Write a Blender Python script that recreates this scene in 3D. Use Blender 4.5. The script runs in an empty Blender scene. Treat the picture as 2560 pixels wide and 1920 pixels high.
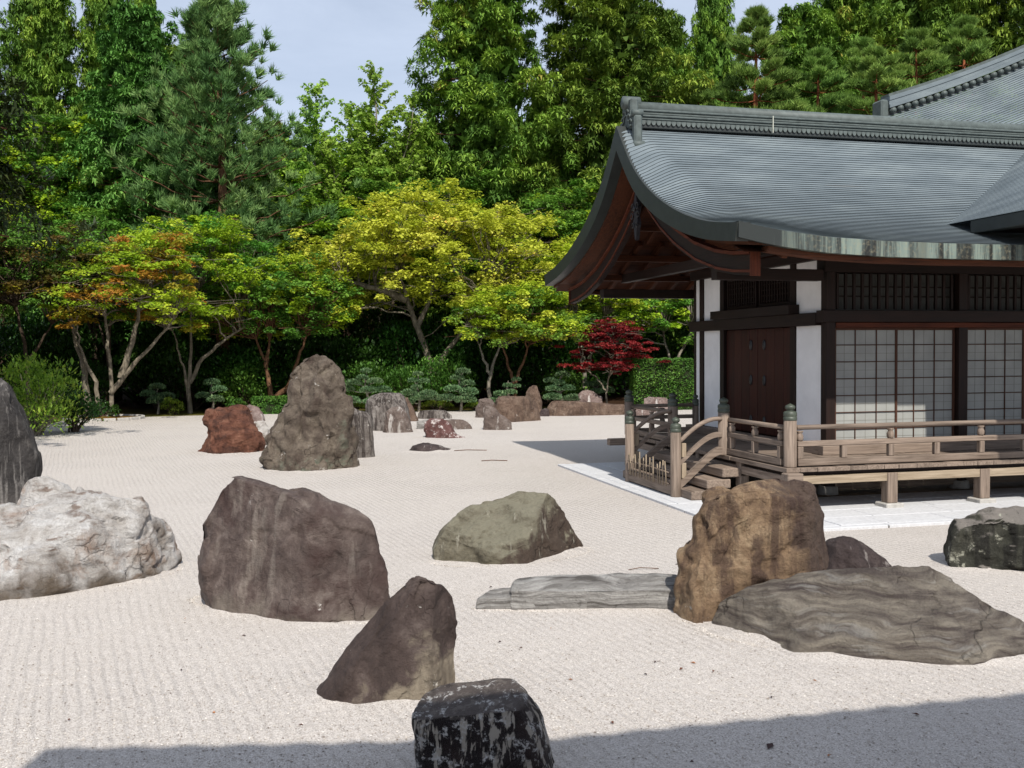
import bpy, bmesh, math, random
import numpy as np
from mathutils import Vector, Matrix, noise

random.seed(7)
SC = bpy.context.scene
COL = SC.collection

# ------------------------------------------------------------------ camera
EYE = 2.1
PITCH, ROLL = math.atan(78 / 2516.0), 0.0069
cp, sp, cr, sr = math.cos(PITCH), math.sin(PITCH), math.cos(ROLL), math.sin(ROLL)
c_r, c_u, c_f = Vector((1, 0, 0)), Vector((0, sp, cp)), Vector((0, cp, -sp))
c_r, c_u = c_r * cr - c_u * sr, c_u * cr + c_r * sr
cam_data = bpy.data.cameras.new('camera')
cam_data.sensor_width = 36
cam_data.lens = 2516 / 2560 * 36
cam_data.clip_end = 2000
cam = bpy.data.objects.new('camera', cam_data)
COL.objects.link(cam)
m = Matrix((c_r, c_u, -c_f)).transposed().to_4x4()
m.translation = (0, 0, EYE)
cam.matrix_world = m
SC.camera = cam

# ------------------------------------------------------------------ sky and sun
SUN_EL = math.radians(47.5)
sun_h = Vector((0.206, -0.978)).normalized()
world = bpy.data.worlds.new('World')
SC.world = world
world.use_nodes = True
wn, wl = world.node_tree.nodes, world.node_tree.links
wn.clear()
sky = wn.new('ShaderNodeTexSky')
sky.sky_type = 'NISHITA'
sky.sun_disc = False
sky.sun_elevation = SUN_EL
sky.sun_rotation = math.atan2(sun_h.x, sun_h.y)
sky.air_density, sky.dust_density, sky.ozone_density = 1.0, 2.2, 1.4
sky.altitude = 800
bg = wn.new('ShaderNodeBackground')
bg.inputs['Strength'].default_value = 0.078
tc = wn.new('ShaderNodeTexCoord')
mp = wn.new('ShaderNodeMapping')
mp.inputs['Scale'].default_value = (1.2, 1.2, 3.2)
cn = wn.new('ShaderNodeTexNoise')
cn.inputs['Scale'].default_value = 2.2
cn.inputs['Detail'].default_value = 7
cn.inputs['Roughness'].default_value = 0.62
cn.inputs['Distortion'].default_value = 0.5
rp = wn.new('ShaderNodeMapRange')
rp.inputs['From Min'].default_value, rp.inputs['From Max'].default_value = 0.3, 0.8
rp.inputs['To Min'].default_value, rp.inputs['To Max'].default_value = 0.46, 0.72
mx = wn.new('ShaderNodeMix')
mx.data_type = 'RGBA'
mx.inputs[7].default_value = (10.0, 11.2, 13.4, 1)
out = wn.new('ShaderNodeOutputWorld')
wl.new(tc.outputs['Generated'], mp.inputs['Vector'])
wl.new(mp.outputs[0], cn.inputs['Vector'])
wl.new(cn.outputs['Fac'], rp.inputs['Value'])
wl.new(rp.outputs[0], mx.inputs[0])
wl.new(sky.outputs[0], mx.inputs[6])
wl.new(mx.outputs[2], bg.inputs['Color'])
wl.new(bg.outputs[0], out.inputs['Surface'])

sun_d = bpy.data.lights.new('sun', 'SUN')
sun_d.energy = 4.7
sun_d.angle = math.radians(0.8)
sun_d.color = (1.0, 0.955, 0.875)
sun = bpy.data.objects.new('sun', sun_d)
COL.objects.link(sun)
to_sun = Vector((sun_h.x * math.cos(SUN_EL), sun_h.y * math.cos(SUN_EL), math.sin(SUN_EL)))
sun.rotation_euler = to_sun.to_track_quat('Z', 'Y').to_euler()
sun.location = (10, -30, 40)

SC.view_settings.view_transform = 'Standard'
SC.view_settings.look = 'None'
SC.view_settings.exposure = 0.2
SC.view_settings.gamma = 1.0
SC.view_settings.use_curve_mapping = False
SC.render.engine = 'CYCLES'
SC.cycles.use_denoising = True
SC.cycles.max_bounces = 5
SC.cycles.diffuse_bounces = 3
SC.cycles.glossy_bounces = 2
SC.cycles.transmission_bounces = 3
SC.cycles.transparent_max_bounces = 2
SC.cycles.caustics_reflective = False
SC.cycles.caustics_refractive = False

# ------------------------------------------------------------------ node helpers
def srgb(r, g, b):
    f = lambda c: (c / 255 / 12.92) if c <= 10.3 else ((c / 255 + 0.055) / 1.055) ** 2.4
    return (f(r), f(g), f(b), 1)

class NT:
    def __init__(s, name, rough=0.7, spec=0.3):
        s.mat = bpy.data.materials.new(name)
        s.mat.use_nodes = True
        s.n, s.l = s.mat.node_tree.nodes, s.mat.node_tree.links
        s.b = s.n['Principled BSDF']
        s.b.inputs['Roughness'].default_value = rough
        s.b.inputs['Specular IOR Level'].default_value = spec
        s.tc = s.n.new('ShaderNodeTexCoord')
    def link(s, a, b): s.l.new(a, b)
    def inp(s, sock, v):
        if isinstance(v, bpy.types.NodeSocket): s.l.new(v, sock)
        else: sock.default_value = v
    def co(s, random_shift=False):
        if not random_shift: return s.tc.outputs['Object']
        oi = s.n.new('ShaderNodeObjectInfo')
        ml = s.n.new('ShaderNodeMath'); ml.operation = 'MULTIPLY'; ml.inputs[1].default_value = 37.0
        s.link(oi.outputs['Random'], ml.inputs[0])
        ad = s.n.new('ShaderNodeVectorMath'); ad.operation = 'ADD'
        s.link(s.tc.outputs['Object'], ad.inputs[0]); s.link(ml.outputs[0], ad.inputs[1])
        return ad.outputs[0]
    def mapped(s, v, scale=(1, 1, 1), rot=(0, 0, 0), loc=(0, 0, 0)):
        p = s.n.new('ShaderNodeMapping')
        p.inputs['Scale'].default_value = scale
        p.inputs['Rotation'].default_value = rot
        p.inputs['Location'].default_value = loc
        s.link(v, p.inputs['Vector'])
        return p.outputs[0]
    def noise(s, v, scale, detail=5, rough=0.55, dist=0.0):
        t = s.n.new('ShaderNodeTexNoise')
        t.inputs['Scale'].default_value = scale
        t.inputs['Detail'].default_value = detail
        t.inputs['Roughness'].default_value = rough
        t.inputs['Distortion'].default_value = dist
        s.link(v, t.inputs['Vector'])
        return t.outputs['Fac']
    def voro(s, v, scale, feature='F1', out='Distance', rnd=1.0):
        t = s.n.new('ShaderNodeTexVoronoi')
        t.feature = feature
        t.inputs['Scale'].default_value = scale
        t.inputs['Randomness'].default_value = rnd
        s.link(v, t.inputs['Vector'])
        return t.outputs[out]
    def ramp(s, f, stops, interp='LINEAR'):
        r = s.n.new('ShaderNodeValToRGB')
        r.color_ramp.interpolation = interp
        e = r.color_ramp.elements
        e[0].position, e[0].color = stops[0][0], stops[0][1]
        e[1].position, e[1].color = stops[1][0], stops[1][1]
        for p, c in stops[2:]:
            x = e.new(p); x.color = c
        s.link(f, r.inputs[0])
        return r.outputs[0]
    def rng(s, f, a, b, c=0.0, d=1.0):
        r = s.n.new('ShaderNodeMapRange')
        r.inputs['From Min'].default_value, r.inputs['From Max'].default_value = a, b
        r.inputs['To Min'].default_value, r.inputs['To Max'].default_value = c, d
        s.link(f, r.inputs['Value'])
        return r.outputs[0]
    def mix(s, f, a, b, mode='MIX'):
        x = s.n.new('ShaderNodeMix'); x.data_type = 'RGBA'; x.blend_type = mode
        s.inp(x.inputs[0], f); s.inp(x.inputs[6], a); s.inp(x.inputs[7], b)
        return x.outputs[2]
    def math(s, op, a, b=0.0):
        x = s.n.new('ShaderNodeMath'); x.operation = op
        s.inp(x.inputs[0], a); s.inp(x.inputs[1], b)
        return x.outputs[0]
    def sep(s, v):
        x = s.n.new('ShaderNodeSeparateXYZ'); s.link(v, x.inputs[0]); return x.outputs
    def bump(s, h, strength=0.5, dist=0.02, prev=None):
        b = s.n.new('ShaderNodeBump')
        b.inputs['Strength'].default_value = strength
        b.inputs['Distance'].default_value = dist
        s.link(h, b.inputs['Height'])
        if prev is not None: s.link(prev, b.inputs['Normal'])
        return b.outputs[0]
    def done(s, color=None, normal=None, rough=None):
        if color is not None: s.inp(s.b.inputs['Base Color'], color)
        if normal is not None: s.link(normal, s.b.inputs['Normal'])
        if rough is not None: s.inp(s.b.inputs['Roughness'], rough)
        return s.mat

def wood(name, dark, light, axis, rough=0.72, grain=16, vary=0.25, spec=0.25, edge=None):
    t = NT(name, rough, spec)
    sc = [grain, grain, grain]; sc[axis] = 0.9
    v = t.co(True)
    f = t.noise(t.mapped(v, sc), 2.2, 6, 0.6, 0.4)
    big = t.noise(v, 1.6, 3)
    c = t.ramp(f, [(0.28, dark), (0.72, light)])
    oi = t.n.new('ShaderNodeObjectInfo')
    k = t.rng(oi.outputs['Random'], 0, 1, 1 - vary, 1 + vary)
    hs = t.n.new('ShaderNodeHueSaturation')
    t.link(k, hs.inputs['Value']); t.link(c, hs.inputs['Color'])
    c2 = t.mix(t.rng(big, 0.4, 0.7), hs.outputs[0], light)
    c3 = t.mix(0.45, hs.outputs[0], c2)
    return t.done(c3, t.bump(f, 0.35, 0.006))

W3 = {}
def wood3(key, dark, light, **k):
    W3[key] = [wood('%s_wood_%s' % (key, 'xyz'[a]), dark, light, a, **k) for a in range(3)]

wood3('weathered', srgb(77, 65, 56), srgb(143, 127, 114), vary=0.18)
wood3('pale', srgb(108, 94, 76), srgb(164, 148, 128), vary=0.14)
wood3('dark', srgb(20, 13, 11), srgb(44, 28, 22), vary=0.2, rough=0.6)
wood3('door', srgb(34, 15, 11), srgb(68, 30, 21), vary=0.2, rough=0.55)
wood3('muntin', srgb(52, 32, 24), srgb(86, 56, 42), vary=0.15)
wood3('red', srgb(56, 26, 16), srgb(98, 48, 28), vary=0.2)
wood3('soffit', srgb(40, 22, 14), srgb(92, 51, 30), vary=0.22)

def plain(name, col, rough=0.7, nscale=6, amt=0.12, bump=0.0, spec=0.3):
    t = NT(name, rough, spec)
    v = t.co(True)
    f = t.noise(v, nscale, 6, 0.6)
    lo = tuple(x * (1 - amt) for x in col[:3]) + (1,)
    hi = tuple(min(1, x * (1 + amt)) for x in col[:3]) + (1,)
    return t.done(t.ramp(f, [(0.3, lo), (0.7, hi)]), t.bump(f, bump, 0.01) if bump else None)

M_PLASTER = plain('white_plaster', (0.90, 0.885, 0.88, 1), 0.85, 2.2, 0.09, 0.08)
M_BRONZE = plain('green_bronze', srgb(62, 68, 58), 0.5, 14, 0.35, 0.1, 0.5)
M_COPPERTRIM = plain('verdigris_trim', srgb(80, 88, 86), 0.6, 9, 0.3, 0.1, 0.4)
M_IRON = plain('dark_iron', srgb(36, 34, 36), 0.5, 20, 0.3, 0.0, 0.5)
M_GRANITE = plain('paving_granite', (0.52, 0.52, 0.53, 1), 0.75, 24, 0.14, 0.15)
M_PAD = plain('pad_stone', (0.40, 0.38, 0.35, 1), 0.8, 14, 0.2, 0.3)

def paper_mat():
    t = NT('shoji_paper', 0.9, 0.1)
    f = t.noise(t.co(True), 3, 4)
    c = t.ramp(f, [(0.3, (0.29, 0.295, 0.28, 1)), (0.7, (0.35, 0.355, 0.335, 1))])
    return t.done(c)
M_PAPER = paper_mat()

def roof_mat():
    t = NT('copper_roof', 0.6, 0.22)
    v = t.co()
    a = t.noise(t.mapped(v, (0.5, 1.5, 1.5)), 1.6, 6, 0.6)
    fine = t.noise(t.mapped(v, (3, 14, 14)), 3.0, 4)
    c = t.ramp(a, [(0.25, srgb(91, 100, 105)), (0.5, srgb(109, 118, 123)), (0.75, srgb(126, 135, 138))])
    c = t.mix(t.rng(fine, 0.45, 0.8, 0, 0.35), c, srgb(78, 92, 94))
    rust = t.noise(t.mapped(v, (0.4, 5, 5), loc=(3, 1, 0)), 1.4, 5)
    c = t.mix(t.rng(rust, 0.66, 0.8, 0, 0.4), c, srgb(120, 104, 88))
    return t.done(c, t.bump(fine, 0.12, 0.006), t.rng(a, 0.3, 0.7, 0.52, 0.7))
M_ROOF = roof_mat()

def fascia_mat():
    t = NT('streaked_verdigris', 0.5, 0.45)
    v = t.co()
    st = t.noise(t.mapped(v, (4.2, 4.2, 0.22)), 1.0, 8, 0.72, 0.5)
    st2 = t.noise(t.mapped(v, (2.2, 2.2, 0.2)), 1.0, 3)
    fine = t.noise(v, 22, 4)
    c = t.ramp(st, [(0.40, srgb(30, 32, 30)), (0.47, srgb(72, 80, 76)), (0.53, srgb(110, 123, 116)), (0.60, srgb(122, 132, 120)), (0.66, srgb(66, 68, 60))])
    c = t.mix(t.rng(fine, 0.5, 0.75, 0, 0.5), c, srgb(140, 132, 108))
    c = t.mix(t.rng(st2, 0.55, 0.62, 0, 0.5), c, srgb(60, 60, 54))
    x = t.sep(v)[0]
    xx = t.math('ADD', x, t.rng(st, 0.3, 0.7, -0.3, 0.3))
    c = t.mix(t.rng(xx, -1.75, -1.25), srgb(38, 42, 40), c)
    return t.done(c, t.bump(st, 0.1, 0.004))
M_FASCIA = fascia_mat()
M_GABLEBAND = plain('dark_copper_band', srgb(44, 48, 46), 0.45, 7, 0.25, 0.05, 0.5)

# ------------------------------------------------------------------ object helpers
def tag(o, label=None, cat=None, group=None, kind=None):
    if label: o['label'] = label
    if cat: o['category'] = cat
    if group: o['group'] = group
    if kind: o['kind'] = kind
    return o

ABS = {}
def place(o, loc=(0, 0, 0), parent=None):
    COL.objects.link(o)
    loc = Vector(loc)
    ABS[o.name] = loc
    if parent is not None:
        o.parent = parent
        o.location = loc - ABS[parent.name]
    else:
        o.location = loc
    return o

def empty(name, loc, rz=0.0):
    o = bpy.data.objects.new(name, None)
    o.empty_display_size = 0.3
    COL.objects.link(o)
    o.location = loc
    o.rotation_euler = (0, 0, rz)
    ABS[o.name] = Vector((0, 0, 0))
    return o

def mesh_np(name, V, quads=None, tris=None, tint=None, smooth=False):
    V = np.asarray(V, dtype=np.float32).reshape(-1, 3)
    me = bpy.data.meshes.new(name)
    nq = 0 if quads is None else len(quads)
    nt = 0 if tris is None else len(tris)
    me.vertices.add(len(V)); me.vertices.foreach_set('co', V.ravel())
    idx = []
    if nq: idx.append(np.asarray(quads, dtype=np.int32).ravel())
    if nt: idx.append(np.asarray(tris, dtype=np.int32).ravel())
    idx = np.concatenate(idx)
    me.loops.add(len(idx)); me.loops.foreach_set('vertex_index', idx)
    st = np.concatenate([np.arange(nq, dtype=np.int32) * 4, nq * 4 + np.arange(nt, dtype=np.int32) * 3])
    me.polygons.add(nq + nt)
    me.polygons.foreach_set('loop_start', st)
    if smooth: me.polygons.foreach_set('use_smooth', np.ones(nq + nt, dtype=bool))
    if tint is not None:
        at = me.attributes.new('tint', 'FLOAT', 'POINT')
        at.data.foreach_set('value', np.asarray(tint, dtype=np.float32).ravel())
    me.update(calc_edges=True)
    return me

def mesh_obj(name, V, faces, mat, loc=(0, 0, 0), parent=None, smooth=False):
    me = bpy.data.meshes.new(name)
    me.from_pydata([tuple(v) for v in V], [], faces)
    if smooth: me.polygons.foreach_set('use_smooth', [True] * len(me.polygons))
    me.materials.append(mat)
    return place(bpy.data.objects.new(name, me), loc, parent)

BOXES = {}
def box_mesh(sx, sy, sz, bev, mat):
    key = (round(sx, 3), round(sy, 3), round(sz, 3), bev, mat.name)
    if key not in BOXES:
        bm = bmesh.new()
        bmesh.ops.create_cube(bm, size=1.0)
        bmesh.ops.scale(bm, vec=(sx, sy, sz), verts=bm.verts)
        if bev:
            bmesh.ops.bevel(bm, geom=bm.edges[:], offset=min(bev, 0.3 * min(sx, sy, sz)), segments=1, affect='EDGES')
        me = bpy.data.meshes.new('block')
        bm.to_mesh(me); bm.free()
        me.materials.append(mat)
        BOXES[key] = me
    return BOXES[key]

def pick(mat, s):
    if isinstance(mat, str):
        return W3[mat][max(range(3), key=lambda i: s[i])]
    return mat

def bx(name, lo, hi, mat, parent=None, bev=0.006):
    """axis-aligned block between two corners (building frame)"""
    lo, hi = Vector(lo), Vector(hi)
    s = hi - lo
    me = box_mesh(s.x, s.y, s.z, bev, pick(mat, s))
    return place(bpy.data.objects.new(name, me), (lo + hi) / 2, parent)

def beam(name, p0, p1, w, h, mat, parent=None, bev=0.006):
    """block of section w x h from p0 to p1, any direction"""
    p0, p1 = Vector(p0), Vector(p1)
    d = p1 - p0
    L = d.length
    me = box_mesh(L, w, h, bev, W3[mat][0] if isinstance(mat, str) else mat)
    o = place(bpy.data.objects.new(name, me), (p0 + p1) / 2, parent)
    x = d.normalized()
    y = Vector((0, 0, 1)).cross(x)
    y = Vector((0, 1, 0)) if y.length < 1e-4 else y.normalized()
    z = x.cross(y)
    o.rotation_euler = Matrix((x, y, z)).transposed().to_euler()
    return o

def tube_arrays(P, R, sides=6, cap=True):
    P = np.asarray(P, float); n = len(P)
    R = np.broadcast_to(np.asarray(R, float), (n,))
    T = np.gradient(P, axis=0); T /= np.linalg.norm(T, axis=1, keepdims=True) + 1e-9
    ref = np.array([0.0, 0, 1]) if abs(T[0, 2]) < 0.9 else np.array([1.0, 0, 0])
    A = np.cross(T, ref); A /= np.linalg.norm(A, axis=1, keepdims=True) + 1e-9
    B = np.cross(T, A)
    th = np.arange(sides) * 2 * math.pi / sides
    V = P[:, None, :] + R[:, None, None] * (np.cos(th)[None, :, None] * A[:, None, :] + np.sin(th)[None, :, None] * B[:, None, :])
    q = []
    for i in range(n - 1):
        for j in range(sides):
            k = (j + 1) % sides
            q.append((i * sides + j, i * sides + k, (i + 1) * sides + k, (i + 1) * sides + j))
    return V.reshape(-1, 3), np.array(q, dtype=np.int32)

def tube_obj(name, P, R, mat, parent=None, sides=10, loc=(0, 0, 0)):
    V, q = tube_arrays(P, R, sides)
    V = V - np.array(loc)
    n = len(V) // sides
    faces = [tuple(int(x) for x in f) for f in q]
    faces.append(tuple(range(sides))[::-1])
    faces.append(tuple(range((n - 1) * sides, n * sides)))
    return mesh_obj(name, V, faces, mat, loc, parent, smooth=True)

def lathe(name, prof, mat, loc, parent=None, sides=18):
    V, F = [], []
    for r, z in prof:
        for j in range(sides):
            a = 2 * math.pi * j / sides
            V.append((r * math.cos(a), r * math.sin(a), z))
    for i in range(len(prof) - 1):
        for j in range(sides):
            k = (j + 1) % sides
            F.append((i * sides + j, i * sides + k, (i + 1) * sides + k, (i + 1) * sides + j))
    F.append(tuple(range(sides))[::-1])
    F.append(tuple(range((len(prof) - 1) * sides, len(prof) * sides)))
    return mesh_obj(name, V, F, mat, loc, parent, smooth=True)

def strip_prism(name, top, bot, x0, x1, mat, parent, loc=(0, 0, 0), axis='u'):
    """solid between two polylines in the v-z plane, extruded along u from x0 to x1"""
    n = len(top)
    V = []
    for x in (x0, x1):
        for (a, z) in top: V.append((x, a, z))
        for (a, z) in bot: V.append((x, a, z))
    F = []
    for i in range(n - 1):
        F += [(i, i + 1, n + i + 1, n + i), (2 * n + i, 3 * n + i, 3 * n + i + 1, 2 * n + i + 1),
              (i, 2 * n + i, 2 * n + i + 1, i + 1), (n + i, n + i + 1, 3 * n + i + 1, 3 * n + i)]
    F += [(0, n, 3 * n, 2 * n), (n - 1, 3 * n - 1, 4 * n - 1, 2 * n - 1)]
    V = [(p[0] - loc[0], p[1] - loc[1], p[2] - loc[2]) for p in V]
    return mesh_obj(name, V, F, mat, loc, parent)
# ------------------------------------------------------------------ the setting
ANG = math.radians(14.3)
UX, VX = Vector((math.cos(ANG), math.sin(ANG), 0)), Vector((-math.sin(ANG), math.cos(ANG), 0))

def moss_mat():
    t = NT('moss_ground', 0.95, 0.1)
    v = t.co()
    a = t.noise(v, 0.35, 5)
    b = t.noise(v, 9, 6, 0.7)
    c = t.ramp(a, [(0.35, srgb(70, 62, 34)), (0.5, srgb(84, 84, 36)), (0.65, srgb(98, 100, 40))])
    c = t.mix(t.rng(b, 0.4, 0.65, 0, 0.7), c, srgb(88, 64, 40))
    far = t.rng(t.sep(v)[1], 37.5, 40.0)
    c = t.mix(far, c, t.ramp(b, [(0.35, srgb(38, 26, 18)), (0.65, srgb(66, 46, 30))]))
    return t.done(c, t.bump(b, 0.8, 0.05))

def ground_mesh():
    xs = np.concatenate([np.linspace(-400, -60, 12), np.linspace(-50, 60, 45), np.linspace(70, 400, 12)])
    ys = np.concatenate([np.linspace(-120, -10, 8), np.linspace(0, 120, 61), np.linspace(130, 700, 12)])
    V, F = [], []
    for y in ys:
        for x in xs:
            h = max(0.0, (y - 58)) * 0.24
            h = min(h, 20)
            if y > 41: h += 0.5 * (noise.noise((x * 0.12, y * 0.12, 0)) + 0.45) * min(1, (y - 41) / 8)
            V.append((x, y, max(h, 0) if y <= 41 else h))
    nx = len(xs)
    for j in range(len(ys) - 1):
        for i in range(nx - 1):
            a = j * nx + i
            F.append((a, a + 1, a + nx + 1, a + nx))
    return V, F
V, F = ground_mesh()
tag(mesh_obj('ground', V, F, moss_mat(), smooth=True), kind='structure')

def gravel_mat():
    t = NT('raked_white_gravel', 0.9, 0.15)
    v = t.co()
    pos = t.sep(v)
    cell = t.voro(v, 165, 'F1', 'Color')
    dist = t.voro(v, 165, 'F1', 'Distance')
    cx = t.n.new('ShaderNodeSeparateColor'); t.link(cell, cx.inputs[0])
    r = cx.outputs[0]
    c = t.ramp(r, [(0.0, srgb(134, 126, 119)), (0.16, srgb(166, 158, 151)), (0.45, srgb(185, 178, 171)), (0.8, srgb(197, 190, 184)), (1.0, srgb(212, 206, 201))])
    speck = t.math('GREATER_THAN', cx.outputs[1], 0.955)
    c = t.mix(t.math('MULTIPLY', speck, 0.55), c, srgb(104, 94, 86))
    big = t.noise(v, 0.35, 4)
    c = t.mix(t.rng(big, 0.35, 0.7, 0.0, 0.35), c, srgb(184, 176, 168))
    # grooves left by the rake, running away from the veranda
    warp = t.noise(v, 0.9, 3)
    ph = t.math('ADD', t.math('MULTIPLY', pos[0], 2 * math.pi * math.cos(ANG + 0.16) / 0.08), t.math('MULTIPLY', pos[1], 2 * math.pi * math.sin(ANG + 0.16) / 0.08))
    ph = t.math('ADD', ph, t.math('MULTIPLY', warp, 9.0))
    wave = t.math('SINE', ph)
    fade = t.rng(t.noise(v, 0.6, 3), 0.38, 0.62, 0.25, 1.0)
    wave = t.math('MULTIPLY', wave, fade)
    n1 = t.bump(wave, 0.55, 0.013)
    lump = t.noise(v, 7, 4, 0.6)
    n2 = t.bump(lump, 0.5, 0.03, n1)
    n3 = t.bump(t.math('SUBTRACT', 1.0, dist), 0.55, 0.008, n2)
    return t.done(c, n3)

M_GRAVEL = gravel_mat()
edge = [(-30, -12), (-22, 4), (-14, 16), (-12.4, 24), (-13.6, 28.4), (-14.7, 33.0), (-14.2, 34.3), (-12.6, 34.1), (-10.5, 34.8), (-8.4, 35.7),
        (-5.1, 36.2), (-1.8, 36.4), (1.1, 36.8), (4.3, 38.0), (10, 39.5), (30, 42), (40, -12)]
ed = []
for i in range(len(edge)):
    a, b = Vector(edge[i]), Vector(edge[(i + 1) % len(edge)])
    n = max(1, int((b - a).length / 0.35)) if 3 <= i <= 14 else 4
    for k in range(n):
        p = a.lerp(b, k / n)
        j = 0.10 if 3 <= i <= 14 else 0
        ed.append((p.x + j * noise.noise((p.x * 1.7, p.y * 1.7, 3)), p.y + j * 2 * noise.noise((p.x * 1.3, p.y * 1.3, 9))))
bm = bmesh.new()
f = bm.faces.new([bm.verts.new((x, y, 0.01)) for x, y in ed])
bmesh.ops.triangulate(bm, faces=[f])
me = bpy.data.meshes.new('gravel_court'); bm.to_mesh(me); bm.free()
me.materials.append(M_GRAVEL)
tag(place(bpy.data.objects.new('gravel_court', me)), kind='structure')

# tree island with a low stone kerb
isl_c = (-13.45, 33.1)
V, F = [(0, 0, 0.10)], []
for j in range(32):
    a = j * math.pi / 16
    rr = 1 + 0.06 * math.sin(3 * a)
    V.append((1.15 * rr * math.cos(a), 1.15 * rr * math.sin(a), 0.03))
F = [(0, 1 + j, 1 + (j + 1) % 32) for j in range(32)]
V += [(1.15 * 0.6 * math.cos(j * math.pi / 16), 1.15 * 0.6 * math.sin(j * math.pi / 16), 0.09) for j in range(0)]
def litter_mat():
    t = NT('leaf_litter', 0.95, 0.1)
    v = t.co()
    a = t.noise(v, 10, 6, 0.7)
    return t.done(t.ramp(a, [(0.35, srgb(70, 52, 26)), (0.5, srgb(112, 78, 34)), (0.65, srgb(86, 92, 40))]), t.bump(a, 0.9, 0.05))
isl = tag(mesh_obj('planting_bed', V, F, litter_mat(), (isl_c[0], isl_c[1], 0.012)), kind='structure')
for j in range(18):
    a = j * 2 * math.pi / 18
    o = bx('kerb_stone', (isl_c[0] + 1.22 * math.cos(a) - 0.19, isl_c[1] + 1.22 * math.sin(a) - 0.05, 0.0),
           (isl_c[0] + 1.22 * math.cos(a) + 0.19, isl_c[1] + 1.22 * math.sin(a) + 0.05, 0.10), M_PAD, isl, 0.015)
    o.rotation_euler = (0, 0, a + math.pi / 2)

# ------------------------------------------------------------------ the temple hall (frame: u along the front, v away, z up)
OFF = Vector((8.0, 13.0, 0.0))
HALL = empty('temple_hall', OFF.x * UX + OFF.y * VX, ANG)
ABS[HALL.name] = OFF
tag(HALL, 'temple hall with curved grey copper roof, white plaster walls and raised wooden veranda', 'temple hall')

PAV = empty('paving', OFF.x * UX + OFF.y * VX, ANG)
ABS[PAV.name] = OFF
tag(PAV, kind='structure')
random.seed(3)
def slab(u0, u1, v0, v1):
    bx('paving_slab', (u0 + 0.007, v0 + 0.007, -0.04), (u1 - 0.007, v1 - 0.007, 0.045 + random.uniform(-0.003, 0.003)), M_GRANITE, PAV, 0.006)
for r, (v0, v1) in enumerate([(10.32, 10.46), (10.46, 10.98), (10.98, 11.5), (11.5, 12.05), (12.05, 12.6)]):
    x = 5.36
    while x < 15.5:
        w = 0.92 * random.choice((0.7, 1, 1, 1.25))
        slab(x, min(x + w, 15.6), v0, v1)
        x += w
for c0, c1 in [(5.36, 5.52), (5.52, 6.12), (6.12, 6.72)]:
    y = 12.6
    while y < 17.6:
        w = 0.9 * random.choice((0.8, 1, 1.2))
        slab(c0, c1, y, min(y + w, 17.7))
        y += w
bx('paving_bed', (5.37, 10.33, -0.05), (15.6, 12.6, 0.03), plain('dark_joint', srgb(84, 78, 70), 0.95, 8, 0.2, 0.5), PAV, 0)
bx('paving_bed', (5.37, 12.603, -0.05), (6.725, 17.65, 0.03), plain('dark_joint_side', srgb(84, 78, 70), 0.95, 8, 0.2, 0.5), PAV, 0)
bx('paving_bed', (6.73, 12.61, -0.05), (15.6, 17.7, 0.02), plain('packed_earth', srgb(120, 108, 92), 0.95, 8, 0.2, 0.5), PAV, 0)

# --- walls
DK = 0.61
UW, VW, VE, UE = 8.0, 12.95, 17.45, 16.0
def post(u, v, z0=0.06, z1=3.45, w=0.15, mat='dark'):
    return bx('post', (u - w / 2, v - w / 2, z0), (u + w / 2, v + w / 2, z1), mat, HALL)
front_posts = [8.03, 10.25, 12.47, 14.69]
for u in front_posts:
    post(u, VW + 0.03)
    lathe('post_footing', [(0.15, 0.0), (0.14, 0.12), (0.12, 0.14)], M_PAD, (u, VW + 0.03, 0.0), HALL, 12)
for v in (13.86, 16.26, 17.1):
    post(UW + 0.03, v)
post(UW + 0.03, 17.42, w=0.10)
# sill / ground beam, head beam (nageshi), lintel, plate
bx('sill_beam', (7.80, 12.73, DK), (UE, 12.87, DK + 0.13), 'weathered', HALL)
bx('sill_beam', (7.80, 12.875, DK), (7.94, VE, DK + 0.13), 'weathered', HALL)
bx('head_beam', (7.88, 12.86, 2.51), (UE, 13.06, 2.68), 'dark', HALL)
bx('head_beam', (7.87, 13.065, 2.47), (8.10, VE, 2.655), 'dark', HALL)
bx('lintel', (8.11, 12.90, 2.43), (UE, 13.05, 2.505), 'red', HALL)
bx('wall_plate', (7.90, 12.85, 3.23), (UE, 13.08, 3.44), 'dark', HALL)
bx('wall_plate', (7.895, 13.085, 3.42), (8.13, VE, 3.58), 'dark', HALL)
# dark core of the building behind the screens
bx('inner_wall', (8.2, 13.16, 0.3), (UE, 13.24, 3.4), 'dark', HALL, 0)
bx('inner_wall', (8.14, 13.25, 0.3), (8.2, VE, 4.2), 'dark', HALL, 0)
bx('rear_wall', (8.2, 17.35, 0.3), (UE, VE, 3.4), 'dark', HALL, 0)
# plaster panels on the side wall
def panel(v0, v1, z0, z1):
    bx('plaster_panel', (7.985, v0, z0), (8.10, v1, z1), M_PLASTER, HALL, 0.002)
for v0, v1 in ((13.08, 13.785), (16.335, 17.025), (17.175, 17.37)):
    panel(v0, v1, DK + 0.13, 2.47)
    panel(v0, v1, 2.655, 3.42)
panel(13.935, 14.95, 3.37, 3.42)
panel(15.09, 16.18, 3.37, 3.42)
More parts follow.
